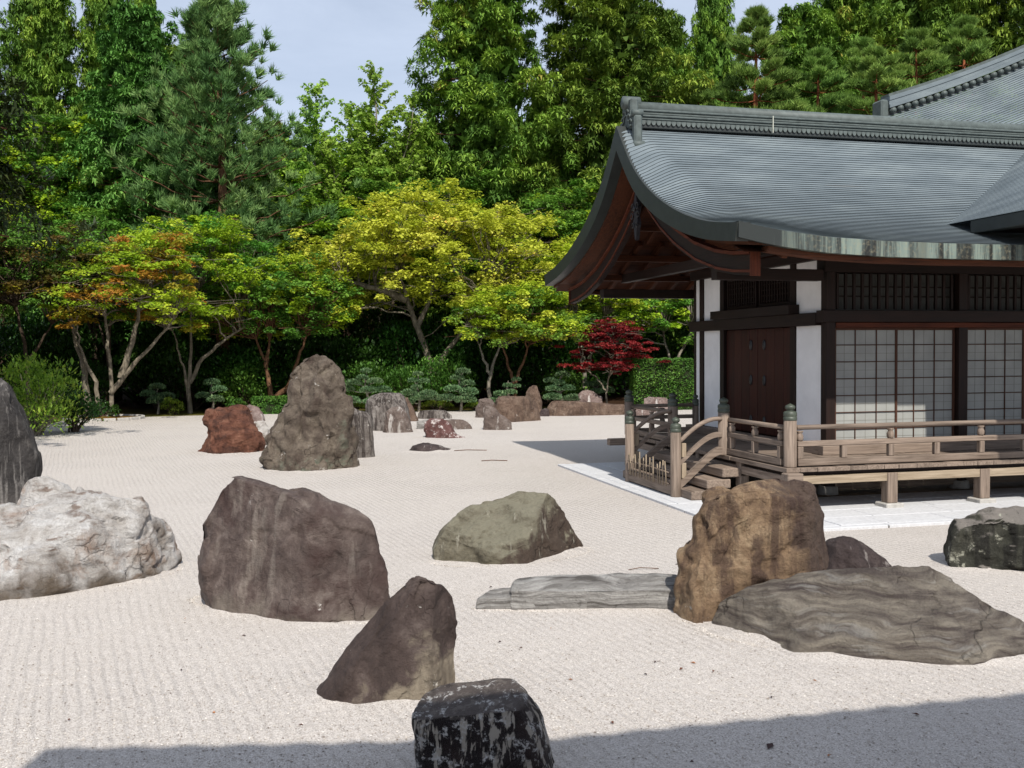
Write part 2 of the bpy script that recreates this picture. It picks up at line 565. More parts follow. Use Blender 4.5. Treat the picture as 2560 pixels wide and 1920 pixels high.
# --- door (two leaves of boards with iron ornaments) and the lattice above it
for k, (v0, v1) in enumerate(((13.94, 15.05), (15.06, 16.18))):
    dl = bx('door', (8.03, v0, DK + 0.13), (8.09, v1, 2.47), 'door', HALL, 0.004)
    for b in range(4):
        w = (v1 - v0) / 4
        bx('board', (8.012, v0 + b * w + 0.004, DK + 0.14), (8.03, v0 + (b + 1) * w - 0.004, 2.46), 'door', dl, 0.004)
    for z in (0.95, 1.62, 2.2):
        cv = v0 + (0.22 if k else v1 - v0 - 0.22)
        o = lathe('door_ornament', [(0.055, 0), (0.05, 0.012), (0.02, 0.02), (0.006, 0.03)], M_IRON, (8.012, cv, z), dl, 8)
        o.rotation_euler = (0, -math.pi / 2, 0)
        o.scale = (1.7, 1, 1)
bx('door_head', (7.80, 13.70, 2.655), (7.985, 16.40, 2.80), 'dark', HALL)
for k, (v0, v1) in enumerate(((13.98, 15.0), (15.09, 16.14))):
    tr = bx('lattice_transom', (8.05, v0, 2.83), (8.09, v1, 3.36), 'dark', HALL, 0.003)
    for lo, hi in (((8.0, v0, 2.82), (8.05, v1, 2.87)), ((8.0, v0, 3.31), (8.05, v1, 3.36)), ((8.0, v0, 2.87), (8.05, v0 + 0.04, 3.31)), ((8.0, v1 - 0.04, 2.87), (8.05, v1, 3.31))):
        bx('lattice_frame', lo, hi, 'dark', tr, 0.003)
    for i in range(11):
        y = v0 + 0.05 + (v1 - v0 - 0.1) * (i + 0.5) / 11
        bx('lattice_bar', (8.008, y - 0.010, 2.87), (8.035, y + 0.010, 3.31), 'dark', tr, 0.002)
    for i in range(5):
        z = 2.90 + i * 0.088
        bx('lattice_bar', (8.020, v0 + 0.04, z), (8.043, v1 - 0.04, z + 0.018), 'dark', tr, 0.002)
M_FINE = plain('pale_cedar_strip', srgb(116, 112, 104), 0.8)
# --- shoji screens
def shoji(u0, u1, vf):
    z0, z1 = DK + 0.135, 2.43
    s = bx('shoji_screen', (u0 + 0.03, vf + 0.020, z0 + 0.03), (u1 - 0.03, vf + 0.024, z1 - 0.03), M_PAPER, HALL, 0)
    for lo, hi in (((u0, vf, z0), (u0 + 0.035, vf + 0.035, z1)), ((u1 - 0.035, vf, z0), (u1, vf + 0.035, z1)),
                   ((u0 + 0.035, vf, z0), (u1 - 0.035, vf + 0.035, z0 + 0.06)), ((u0 + 0.035, vf, z1 - 0.035), (u1 - 0.035, vf + 0.035, z1))):
        bx('screen_frame', lo, hi, 'muntin', s, 0.003)
    w = (u1 - u0) / 3
    for i in (1, 2):
        bx('muntin', (u0 + i * w - 0.007, vf + 0.003, z0 + 0.06), (u0 + i * w + 0.007, vf + 0.017, z1 - 0.035), 'muntin', s, 0.002)
    for i in range(3):
        x = u0 + (i + 0.5) * w
        bx('fine_muntin', (x - 0.0025, vf + 0.0175, z0 + 0.06), (x + 0.0025, vf + 0.0198, z1 - 0.035), M_FINE, s, 0)
    z = 2.18
    while z > z0 + 0.1:
        bx('muntin', (u0 + 0.035, vf + 0.001, z - 0.006), (u1 - 0.035, vf + 0.0125, z + 0.006), 'muntin', s, 0.002)
        bx('fine_muntin', (u0 + 0.035, vf + 0.0172, z - 0.125), (u1 - 0.035, vf + 0.0175, z - 0.121), M_FINE, s, 0)
        z -= 0.2445
for b, u in enumerate(front_posts[:-1]):
    a0, a1 = u + 0.08, front_posts[b + 1] - 0.08
    mid = (a0 + a1) / 2
    shoji(a0, mid + 0.02, 12.95)
    shoji(mid - 0.02, a1, 12.99)
    # transom of upright bars above the head beam
    tr = bx('slatted_transom', (a0, 13.10, 2.69), (a1, 13.12, 3.22), plain('dim_board', srgb(92, 92, 88), 0.9), HALL, 0)
    n = 15
    for i in range(n):
        x = a0 + (a1 - a0) * (i + 0.5) / n
        bx('slat', (x - 0.020, 12.97, 2.70), (x + 0.020, 13.01, 3.22), 'dark', tr, 0.003)
    for z in (2.88, 3.02):
        bx('slat_tie', (a0, 13.015, z), (a1, 13.035, z + 0.02), 'dark', tr, 0.002)
# under-floor lattice
for i in range(64):
    u = 8.15 + i * 0.105
    bx('underfloor_slat', (u, 12.98, 0.18), (u + 0.045, 13.03, 0.56), 'weathered', HALL, 0.003)
bx('underfloor_rail', (8.1, 12.94, 0.08), (15.0, 13.06, 0.18), 'weathered', HALL)

# --- veranda deck: planks run outwards from the walls
VF, UL, VB = 11.45, 6.50, 17.22
x = 6.70
k = 0
while x < 15.4:
    w = 0.24 + 0.03 * math.sin(k * 2.3)
    bx('deck_plank', (x, VF + 0.006 * math.sin(k * 5.1), DK - 0.055), (x + w - 0.004, 12.73, DK + 0.003 * math.sin(k * 3.7)), 'weathered', HALL, 0.004)
    x += w; k += 1
y = 12.75
while y < VB - 0.05:
    w = 0.25 + 0.03 * math.sin(k * 1.9)
    bx('deck_plank', (UL + 0.006 * math.sin(k * 4.1), y, DK - 0.055), (7.80, min(y + w, VB) - 0.004, DK + 0.003 * math.sin(k * 2.7)), 'weathered', HALL, 0.004)
    y += w; k += 1
bx('deck_plank', (UL, VF, DK - 0.056), (6.696, 12.746, DK), 'weathered', HALL, 0.004)
bx('deck_beam', (UL + 0.06, VF + 0.05, 0.39), (15.4, VF + 0.16, 0.50), 'pale', HALL)
bx('deck_beam', (UL + 0.05, VF + 0.165, 0.39), (UL + 0.16, VB, 0.50), 'weathered', HALL)
bx('deck_rim', (UL + 0.10, VF + 0.10, 0.502), (15.4, VF + 0.20, 0.553), 'dark', HALL)
bx('deck_rim', (UL + 0.10, VF + 0.205, 0.502), (UL + 0.20, VB, 0.553), 'dark', HALL)
for u in (6.62, 8.06, 9.48, 10.9, 12.3, 13.7, 15.1):
    bx('deck_post', (u - 0.075, VF + 0.03, 0.10), (u + 0.075, VF + 0.18, 0.50 if u > 7 else 0.553), 'weathered', HALL, 0.008)
    bx('post_pad', (u - 0.13, VF - 0.03, 0.03), (u + 0.13, VF + 0.24, 0.10), M_PAD, HALL, 0.012)
for v in (12.85, 14.2, 15.6, 17.1):
    bx('deck_post', (UL + 0.035, v - 0.07, 0.10), (UL + 0.175, v + 0.07, 0.553), 'weathered', HALL, 0.008)
    bx('post_pad', (UL - 0.02, v - 0.12, 0.03), (UL + 0.23, v + 0.12, 0.10), M_PAD, HALL, 0.012)
bx('beam_end', (6.45, 11.33, 0.40), (6.67, 11.50, 0.553), 'weathered', HALL, 0.01)
bx('beam_end', (6.15, 17.05, 0.42), (6.56, 17.2, 0.54), 'weathered', HALL, 0.01)

# --- railings
CAP = [(0.088, 0.0), (0.093, 0.015), (0.093, 0.045), (0.085, 0.05), (0.092, 0.06), (0.092, 0.10), (0.078, 0.118), (0.045, 0.128), (0.042, 0.136),
       (0.064, 0.150), (0.072, 0.172), (0.062, 0.192), (0.035, 0.205), (0.010, 0.216), (0.002, 0.222)]
def newel(u, v, z0, zc, r=0.082):
    p = lathe('newel_post', [(r * 1.02, 0), (r, 0.02), (r, zc - z0)], W3['weathered'][2], (u, v, z0), HALL, 20)
    lathe('newel_cap', [(a * 0.93 * r / 0.082, b) for a, b in CAP], M_BRONZE, (u, v, zc), p, 20)
    return p
newel(6.61, 11.56, DK, 1.21)
newel(6.52, 13.26, DK, 1.22)
newel(6.52, 15.08, DK, 1.22)
newel(6.55, 17.12, DK, 1.20)
newel(7.86, 17.14, DK, 1.10, 0.06)
newel(5.75, 13.20, 0.04, 0.96, 0.075)
newel(5.75, 15.00, 0.04, 0.96, 0.075)
def rail_run(p0, p1):
    (a0, b0), (a1, b1) = p0, p1
    along_u = abs(a1 - a0) > abs(b1 - b0)
    def seg(name, z0, z1, w):
        if along_u: bx(name, (a0, b0 - w / 2, z0), (a1, b0 + w / 2, z1), 'weathered', HALL, 0.008)
        else: bx(name, (a0 - w / 2, b0, z0), (a0 + w / 2, b1, z1), 'weathered', HALL, 0.008)
    seg('bottom_rail', 0.625, 0.715, 0.085)
    seg('middle_rail', 0.875, 0.945, 0.07)
    tube_obj('top_rail', [(a0, b0, 1.12), ((a0 + a1) / 2, (b0 + b1) / 2, 1.12), (a1, b1, 1.12)], 0.032, W3['weathered'][0 if along_u else 1], HALL, 12)
def rail_post(u, v, tall):
    bx('rail_post', (u - 0.04, v - 0.034, 0.717), (u + 0.04, v + 0.034, 0.873), 'weathered', HALL, 0.006)
    if tall:
        lathe('rail_post_top', [(0.036, 0.0), (0.045, 0.02), (0.047, 0.06), (0.038, 0.085), (0.03, 0.10), (0.045, 0.115), (0.046, 0.13)], W3['weathered'][2], (u, v, 0.947), HALL, 12)
rail_run((6.70, 11.55), (15.3, 11.55))
for i in range(13):
    u = 6.74 if i == 0 else 6.675 + i * 0.695
    rail_post(u, 11.55, i % 2 == 0)
rail_run((6.57, 11.65), (6.57, 13.18))
rail_post(6.57, 11.72, True); rail_post(6.57, 12.42, True); rail_post(6.57, 13.1, True)
rail_run((6.57, 15.16), (6.57, 17.04))
rail_post(6.57, 15.28, True); rail_post(6.57, 16.1, True); rail_post(6.57, 16.95, True)
rail_run((6.64, 17.13), (7.80, 17.13))
rail_post(7.2, 17.13, True)

# --- stair on the end of the veranda
for k in range(3):
    u0 = 5.80 + 0.235 * k
    z1 = 0.15 * (k + 1)
    bx('stair_tread', (u0, 12.78, z1 - 0.135 + 0.03), (u0 + 0.36, 15.46, z1 + 0.02), 'weathered', HALL, 0.012)
bx('stair_riser', (5.86, 12.95, 0.05), (6.40, 13.05, 0.16), 'dark', HALL)
bx('stair_carriage', (6.32, 12.98, 0.04), (6.47, 13.10, 0.30), 'dark', HALL)
bx('stair_carriage', (6.32, 15.15, 0.04), (6.47, 15.27, 0.30), 'dark', HALL)
bx('kick_board', (5.70, 13.27, 0.06), (5.775, 14.93, 0.27), 'weathered', HALL, 0.01)
def sweep_rail(name, pts, v, w, h, mat='weathered'):
    up = [(a, z + h / 2) for a, z in pts]; lo = [(a, z - h / 2) for a, z in pts]
    n = len(pts)
    V = [(a, v - w / 2, z) for a, z in up] + [(a, v - w / 2, z) for a, z in lo] + [(a, v + w / 2, z) for a, z in up] + [(a, v + w / 2, z) for a, z in lo]
    F = []
    for i in range(n - 1):
        F += [(n + i, n + i + 1, i + 1, i), (2 * n + i, 2 * n + i + 1, 3 * n + i + 1, 3 * n + i), (i, i + 1, 2 * n + i + 1, 2 * n + i), (n + i, 3 * n + i, 3 * n + i + 1, n + i + 1)]
    F += [(0, 2 * n, 3 * n, n), (n - 1, 2 * n - 1, 4 * n - 1, 3 * n - 1)]
    c = (6.1, v, 0.7)
    mesh_obj(name, [(x - c[0], y - c[1], z - c[2]) for x, y, z in V], F, W3[mat][0], c, HALL)
def arc(p, n=12):
    p = np.array(p, float)
    t = np.linspace(0, 1, len(p)); tt = np.linspace(0, 1, n)
    cu = np.polyfit(t, p[:, 0], 2); cz = np.polyfit(t, p[:, 1], 3 if len(p) > 3 else 2)
    return list(zip(np.polyval(cu, tt), np.polyval(cz, tt)))
for v in (13.22, 15.03):
    tp = arc([(5.80, 0.80), (5.95, 0.94), (6.12, 1.06), (6.3, 1.12), (6.46, 1.135)])
    tube_obj('curved_top_rail', [(a, v, z) for a, z in tp], 0.032, W3['weathered'][0], HALL, 12)
    sweep_rail('curved_middle_rail', arc([(5.80, 0.50), (5.95, 0.64), (6.12, 0.79), (6.3, 0.88), (6.46, 0.91)]), v, 0.06, 0.07)
    sweep_rail('stringer', arc([(5.80, 0.20), (6.0, 0.37), (6.2, 0.54), (6.34, 0.64), (6.46, 0.68)]), v, 0.08, 0.11)
    bx('rail_post', (5.84, v - 0.03, 0.30), (5.91, v + 0.03, 0.52), 'pale', HALL)
    bx('rail_post', (5.84, v - 0.03, 0.60), (5.91, v + 0.03, 0.80), 'pale', HALL)
# low bamboo barrier across the foot of the stair
random.seed(11)
for i in range(15):
    v = 13.36 + i * 0.105 + random.uniform(-0.03, 0.03)
    tube_obj('bamboo_stick', [(5.67, v, 0.18), (5.665, v + random.uniform(-0.02, 0.02), 0.35), (5.66, v + random.uniform(-0.03, 0.03), 0.46 + random.uniform(0, 0.16))], 0.0085, W3['pale'][2], HALL, 6)
for z in (0.22, 0.38):
    tube_obj('bamboo_tie', [(5.685, 13.28, z), (5.685, 14.1, z + 0.01), (5.685, 14.92, z)], 0.011, W3['weathered'][1], HALL, 6)

# --- roof
GE = [(15.4, 5.72), (15.15, 5.42), (14.78, 4.99), (14.28, 4.62), (13.65, 4.28), (12.89, 3.98), (12.2, 3.79), (11.75, 3.71), (11.2, 3.645)]
IN = [(15.4, 5.72), (14.65, 5.12), (13.85, 4.58), (13.13, 4.19), (12.49, 3.90), (11.75, 3.63), (11.2, 3.455)]
def interp(tab, v):
    a = sorted(tab)
    return float(np.interp(v, [p[0] for p in a], [p[1] for p in a]))
def smooth_tab(tab):
    a = sorted(tab)
    vs = np.linspace(11.2, 15.4, 85)
    zs = np.interp(vs, [p[0] for p in a], [p[1] for p in a])
    for _ in range(40):
        zs[1:-1] = 0.25 * zs[:-2] + 0.5 * zs[1:-1] + 0.25 * zs[2:]
    return vs, zs
GV, GZ = smooth_tab(GE)
IV, IZ = smooth_tab(IN)
U0 = 5.70
def eave_up(u):
    return float(np.interp(u, [5.68, 6.0, 6.3, 6.9, 7.7, 8.6], [0.19, 0.135, 0.095, 0.04, 0.01, 0.0]))
def roof_z(u, v):
    """v on the near slope, 11.2 (eave) .. 15.4 (ridge)"""
    zi = float(np.interp(v, IV, IZ)) + eave_up(u) * max(0.0, (15.0 - v) / 3.8) ** 3
    zg = float(np.interp(v, GV, GZ))
    wd = 0.30 + 0.45 * math.sin(math.pi * min(1, max(0, (v - 11.2) / 4.2))) ** 0.8
    s = min(1.0, max(0.0, (u - U0) / wd))
    w = (1 - s) ** 2 * (1 + 1.2 * s)
    return zi * (1 - w) + zg * w
us = list(np.linspace(5.70, 6.7, 22)) + list(np.linspace(6.85, 16.4, 36))
NC = 56
tt = np.linspace(0, 1, NC + 1)
vs = 15.36 - 4.16 * (0.86 * tt + 0.14 * tt * tt)
V, F = [], []
nu = len(us)
for k in range(NC):
    va, vb = vs[k], vs[k + 1]
    d = va - vb
    for vv, h in ((va, 0.004), (vb - 0.012, 0.019), (vb - 0.011, 0.016), (vb + 0.030, 0.0)):
        vc = max(vv, 11.19)
        for u in us:
            V.append((u - OFF.x, vc - OFF.y, roof_z(u, max(vc, 11.2)) + h))
    base = k * 4 * nu
    for r in range(3):
        for i in range(nu - 1):
            a = base + r * nu + i
            F.append((a, a + nu, a + nu + 1, a + 1))
rs = tag(mesh_obj('copper_courses', V, F, M_ROOF, OFF, HALL), kind='stuff')
# far slope: same section mirrored, plain sheet
V, F = [], []
fv = list(np.linspace(15.4, 11.2, 26))
for vv in fv:
    for u in us: V.append((u - OFF.x, (30.8 - vv) - OFF.y, roof_z(u, vv) - 0.004))
for r in range(len(fv) - 1):
    for i in range(nu - 1):
        a = r * nu + i
        F.append((a, a + 1, a + nu + 1, a + nu))
mesh_obj('rear_slope', V, F, M_ROOF, OFF, HALL, smooth=True)
# thick edge of the gable (dark) and of the eaves (streaked)
gt = [(v, float(np.interp(v, GV, GZ)) + 0.022) for v in np.linspace(11.19, 15.4, 40)]
gt = gt + [(30.8 - v, z) for v, z in gt[-2::-1]]
def lower(line, d0, apex):
    o = []
    for v, z in line:
        k = 1 - min(1, abs(v - 15.4) / 4.2)
        o.append((15.4 + (v - 15.4) * 0.985, z - d0 - apex * k ** 2.2))
    return o
gb = lower(gt, 0.225, 0.17)
strip_prism('gable_edge', gt, gb, 5.685, 5.86, M_GABLEBAND, HALL, OFF)
def eave_band(name, far, z0, z1, ya, yb, mat, x0=5.70):
    uu = list(np.linspace(x0, 8.8, 26)) + [9.6, 10.5, 12, 14, 16.4]
    V, F = [], []
    for u in uu:
        ze = 3.455 + eave_up(u) * 1.15
        for y, z in ((ya, ze + z0), (yb, ze + z0), (yb, ze + z1), (ya, ze + z1)):
            yy = 30.8 - y if far else y
            V.append((u - OFF.x, yy - OFF.y, z))
    for i in range(len(uu) - 1):
        for j in range(4):
            a, b = i * 4 + j, i * 4 + (j + 1) % 4
            F.append((a, b, b + 4, a + 4))
    F += [(0, 1, 2, 3), tuple(len(V) - 4 + j for j in (3, 2, 1, 0))]
    return mesh_obj(name, V, F, mat, OFF, HALL)
eave_band('eave_fascia', False, 0.012, -0.185, 11.185, 11.36, M_FASCIA)
eave_band('eave_board', False, -0.187, -0.25, 11.28, 11.46, W3['soffit'][0], 6.15)
eave_band('eave_fascia', True, 0.012, -0.185, 11.185, 11.36, M_GABLEBAND)
eave_band('eave_board', True, -0.187, -0.25, 11.28, 11.46, W3['soffit'][0], 6.15)

# underside boards, rafters and purlins
def under(v):
    vn = v if v <= 15.4 else 30.8 - v
    return 3.225 + 0.40 * max(0, vn - 11.35) + 0.018 * max(0, vn - 11.35) ** 2
V, F = [], []
uv = list(np.linspace(11.36, 19.44, 61))
for vv in uv:
    for u in (5.865, 16.3): V.append((u - OFF.x, vv - OFF.y, under(vv) + 0.10))
for i in range(60): F.append((2 * i, 2 * i + 2, 2 * i + 3, 2 * i + 1))
mesh_obj('soffit_boards', V, F, W3['soffit'][0], OFF, HALL)
for i in range(23):
    u = 6.50 + i * 0.43
    for far in (False, True):
        a0, a1 = (11.50, 13.2) if not far else (19.30, 17.5)
        beam('rafter', (u, a0, under(a0) + 0.03), (u, a1, under(a1) + 0.03), 0.085, 0.10, 'soffit', HALL)
for u in (6.62, 7.05, 7.5):
    for a0, a1 in ((13.25, 15.3), (17.45, 15.5)):
        beam('rafter', (u, a0, under(a0) + 0.03), (u, a1, under(a1) + 0.03), 0.085, 0.10, 'soffit', HALL)
for vv in (12.3, 13.0, 13.95, 14.7, 15.4, 16.1, 16.85, 17.8, 18.5):
    bx('purlin', (6.22, vv - 0.055, under(vv) - 0.14), (8.35, vv + 0.055, under(vv) - 0.025), 'soffit', HALL)
bx('plate_beam', (6.22, 12.86, 3.10), (7.88, 13.04, 3.26), 'dark', HALL)
bx('plate_beam', (6.22, 17.55, 3.10), (8.2, 17.75, 3.26), 'dark', HALL)
bx('cross_beam', (6.92, 12.3, 3.44), (7.06, 18.5, 3.60), 'dark', HALL)
# gable wall above the side wall
gv = list(np.linspace(13.0, 17.8, 13))
strip_prism('gable_wall', [(a, under(a) - 0.16) for a in gv], [(a, 3.585) for a in gv], 8.02, 8.12, W3['soffit'][1], HALL, OFF)
# barge boards with hanging carved ornament
def barge(v):
    vn = v if v <= 15.4 else 30.8 - v
    return float(np.interp(vn, [11.6, 12.1, 12.6, 13.27, 14.02, 14.6, 15.03, 15.4], [3.32, 3.36, 3.44, 3.62, 3.93, 4.25, 4.55, 4.86]))
bv = list(np.linspace(11.62, 15.395, 24))
for name, line in (('barge_board', bv), ('barge_board', [30.8 - v for v in bv])):
    strip_prism(name, [(v, barge(v)) for v in line], [(v, barge(v) - 0.255) for v in line], 6.10, 6.18, W3['dark'][1], HALL, OFF)
    strip_prism('barge_moulding', [(v, barge(v) + 0.05) for v in line], [(v, barge(v) + 0.004) for v in line], 6.06, 6.20, W3['red'][1], HALL, OFF)
    strip_prism('barge_moulding', [(v, barge(v) - 0.19) for v in line], [(v, barge(v) - 0.225) for v in line], 6.082, 6.0985, W3['red'][1], HALL, OFF)
    e = line[0]
    bx('barge_end', (6.07, e - (0.03 if e < 15 else 0.0), barge(e) - 0.27), (6.21, e + (0.0 if e < 15 else 0.03), barge(e) + 0.06), W3['red'][2], HALL, 0.004)
strip_prism('gable_soffit', [(v, z + 0.002) for v, z in gb], [(v, z - 0.04) for v, z in gb], 5.862, 6.30, W3['soffit'][1], HALL, OFF)
# carved pendant: outline in v-z with openwork lobes
def pendant():
    P = []
    for i in range(40):
        a = 2 * math.pi * i / 40
        r = 0.13 + 0.05 * math.cos(2 * a) + 0.025 * math.cos(6 * a)
        P.append((r * math.sin(a) * 0.95, -r * math.cos(a) * 1.9))
    n = len(P)
    V = [(-0.03, a, z) for a, z in P] + [(0.03, a, z) for a, z in P]
    F = [tuple(range(n))[::-1], tuple(range(n, 2 * n))] + [(i, (i + 1) % n, n + (i + 1) % n, n + i) for i in range(n)]
    return V, F
V, F = pendant()
pd = mesh_obj('gable_pendant', V, F, plain('pendant_black', srgb(44, 42, 46), 0.6, 12, 0.4, 0.3), (6.04, 15.4, 4.30), HALL)
for s in (-1, 1):
    for k, (dv, dz, r) in enumerate(((0.10, 0.16, 0.05), (0.13, 0.02, 0.045), (0.08, -0.14, 0.035))):
        tube_obj('scroll', [(6.0, 15.4 + s * (dv + r * math.cos(t)), 4.30 + dz + r * math.sin(t)) for t in np.linspace(0, 5.6, 14)], 0.011, M_IRON, pd, 6)
lathe('pendant_boss', [(0.05, 0), (0.045, 0.02), (0.02, 0.035)], M_IRON, (6.0, 15.4, 4.42), pd, 6).rotation_euler = (0, -math.pi / 2, 0)

# ridge: stacked copper courses, scalloped row, end ornament
RZ = 5.70
rg = bx('ridge', (6.02, 15.28, RZ), (16.4, 15.52, RZ + 0.13), M_GABLEBAND, HALL, 0.01)
bx('ridge_course', (6.00, 15.255, RZ + 0.13), (16.4, 15.545, RZ + 0.17), M_COPPERTRIM, rg, 0.012)
bx('ridge_course', (6.00, 15.235, RZ + 0.172), (16.4, 15.565, RZ + 0.21), M_COPPERTRIM, rg, 0.012)
bx('ridge_course', (6.00, 15.25, RZ + 0.212), (16.4, 15.55, RZ + 0.255), M_COPPERTRIM, rg, 0.012)
bx('ridge_course', (6.00, 15.235, RZ + 0.257), (16.4, 15.565, RZ + 0.295), M_COPPERTRIM, rg, 0.012)
tube_obj('ridge_cap', [(5.98, 15.4, RZ + 0.33), (11, 15.4, RZ + 0.33), (16.4, 15.4, RZ + 0.33)], 0.115, M_COPPERTRIM, rg, 14)
V, F = [], []
for i in range(118):
    u = 6.10 + i * 0.087
    b = len(V)
    V.append((u - OFF.x, 15.262 - OFF.y, RZ + 0.125))
    for j in range(9):
        a = math.pi + math.pi * j / 8
        V.append((u + 0.042 * math.cos(a) - OFF.x, 15.255 - OFF.y, RZ + 0.122 + 0.075 * math.sin(a)))
    F += [(b, b + 1 + j, b + 2 + j) for j in range(8)]
tag(mesh_obj('scallop_row', V, F, M_COPPERTRIM, OFF, rg), kind='stuff')
orn = bx('ridge_end_ornament', (5.86, 15.20, RZ - 0.02), (6.00, 15.60, RZ + 0.46), M_COPPERTRIM, HALL, 0.03)
tube_obj('end_tile', [(5.80, 15.4, RZ + 0.42), (5.95, 15.4, RZ + 0.42), (6.08, 15.4, RZ + 0.42)], 0.10, M_COPPERTRIM, orn, 14)
bx('end_leg', (5.87, 15.06, RZ - 0.30), (6.01, 15.195, RZ + 0.16), M_COPPERTRIM, orn, 0.03)
bx('end_leg', (5.87, 15.605, RZ - 0.30), (6.01, 15.74, RZ + 0.16), M_COPPERTRIM, orn, 0.03)
tube_obj('leg_scroll', [(5.86, 15.07, RZ - 0.31), (5.95, 15.07, RZ - 0.31), (6.03, 15.07, RZ - 0.31)], 0.06, M_COPPERTRIM, orn, 12)
tube_obj('leg_scroll', [(5.86, 15.13, RZ + 0.20), (5.95, 15.13, RZ + 0.20), (6.03, 15.13, RZ + 0.20)], 0.055, M_COPPERTRIM, orn, 12)
for s in (-1, 1):
    for k in range(3):
        tube_obj('carved_scroll', [(5.85, 15.4 + s * (0.06 + 0.07 * k + 0.05 * math.cos(t)), RZ + 0.06 + 0.09 * (2 - k) + 0.05 * math.sin(t)) for t in np.linspace(0, 5.2, 12)], 0.014, M_COPPERTRIM, orn, 6)
for b in (8.38,):
    bx('ridge_strap', (b, 15.225, RZ + 0.02), (b + 0.015, 15.575, RZ + 0.30), plain('pale_strap', srgb(190, 190, 176), 0.6), rg, 0.004)

# --- projecting porch wing whose roof cuts into the main roof at the right
def wing_z(u):
    x = u - 9.6
    return 3.885 + 0.36 * x + 0.026 * x * x
V, F = [], []
wu = 9.58 + (13.4 - 9.58) * np.linspace(0, 1, 47)
wv = [8.6, 9.5, 10.4, 11.2, 12.0, 13.0, 14.0, 15.3]
for k in range(len(wu) - 1):
    a, b = wu[k], wu[k + 1]
    for uu, h in ((a - 0.010, 0.009), (a - 0.009, 0.007), (a + 0.020, 0.0), (b, 0.002)):
        for y in wv: V.append((uu - OFF.x, y - OFF.y, wing_z(max(uu, 9.58)) + h))
    n = len(wv); base = k * 4 * n
    for r0, r1 in ((1, 0), (2, 1)):
        for i in range(n - 1): F.append((base + r0 * n + i, base + r0 * n + i + 1, base + r1 * n + i + 1, base + r1 * n + i))
    for i in range(n - 1): F.append((base + i, base + i + 1, base + 3 * n + i + 1, base + 3 * n + i))
tag(mesh_obj('porch_courses', V, F, M_ROOF, OFF, HALL), kind='stuff')
bx('porch_eave', (9.585, 8.6, 3.70), (9.80, 11.95, 3.882), M_GABLEBAND, HALL, 0.01)
bx('porch_soffit', (9.81, 8.6, 3.72), (13.4, 11.9, 3.80), 'dark', HALL, 0)
V = [(9.6, 8.62, 3.80), (13.4, 8.62, 3.80), (13.4, 8.62, wing_z(13.4) - 0.01), (11.5, 8.62, wing_z(11.5) - 0.01)]
mesh_obj('porch_gable', [tuple(Vector(p) - OFF) for p in V], [(0, 1, 2, 3)], W3['dark'][0], OFF, HALL)
for u in (10.3, 13.2):
    bx('porch_post', (u - 0.1, 8.9, 0.0), (u + 0.1, 9.1, 3.72), 'dark', HALL)

# ------------------------------------------------------------------ the large hall behind, of which the roof shows
BIG = empty('great_hall', 20 * UX + 26 * VX, ANG)
ABS[BIG.name] = Vector((20, 26, 0))
tag(BIG, 'larger hall behind, its sloping grey roof edge rising at the upper right', 'temple hall')
def big_edge(u): return 8.95 + (u - 18.0) * 0.315 + 0.012 * (u - 18.0) ** 2
V, F = [], []
bu = np.linspace(17.9, 31, 34)
NB = 70
for k in range(NB):
    f0, f1 = k / NB, (k + 1) / NB
    for f, h in ((f0, 0.004), (f1 + 0.003, 0.03), (f1 - 0.005, 0.0)):
        for u in bu:
            top = big_edge(u)
            V.append((u - 20, -f * 6.5, top - f * 4.3 + h))
    n = len(bu)
    for r in range(2):
        for i in range(n - 1):
            a = k * 3 * n + r * n + i
            F.append((a, a + n, a + n + 1, a + 1))
tag(mesh_obj('great_roof_courses', V, F, M_ROOF, (20, 26, 0), BIG), kind='stuff')
pts = [(u, big_edge(u)) for u in np.linspace(18.0, 31, 24)]
def slant(name, z0, z1, y0, y1, mat, par):
    V, F = [], []
    for u, z in pts:
        for y, dz in ((y0, z0), (y1, z0), (y1, z1), (y0, z1)): V.append((u - 20, y - 26, z + dz))
    for i in range(len(pts) - 1):
        for j in range(4):
            a, b = i * 4 + j, i * 4 + (j + 1) % 4
            F.append((a, b, b + 4, a + 4))
    F += [(0, 1, 2, 3), tuple(len(V) - 4 + j for j in (3, 2, 1, 0))]
    return mesh_obj(name, V, F, mat, (20, 26, 0), par)
dr = slant('descending_ridge', 0.0, 0.12, 25.95, 26.35, M_GABLEBAND, BIG)
slant('ridge_course', 0.20, 0.30, 25.86, 26.38, M_ROOF, dr)
slant('ridge_course', 0.302, 0.42, 25.9, 26.35, M_ROOF, dr)
slant('ridge_course', 0.422, 0.54, 25.88, 26.36, M_ROOF, dr)
slant('ridge_course', 0.542, 0.62, 25.93, 26.33, M_COPPERTRIM, dr)
for i in range(52):
    u = 18.1 + i * 0.245
    tube_obj('ridge_tile', [(u, 25.80, big_edge(u) + 0.10), (u, 25.95, big_edge(u) + 0.11), (u, 26.3, big_edge(u) + 0.11)], 0.075, M_COPPERTRIM, dr, 8)
bx('ridge_end', (17.75, 25.9, 8.75), (18.0, 26.4, 9.40), M_COPPERTRIM, dr, 0.05)
bx('great_wall', (19, 24.5, 0), (31, 25.0, 6.4), M_PLASTER, BIG, 0)

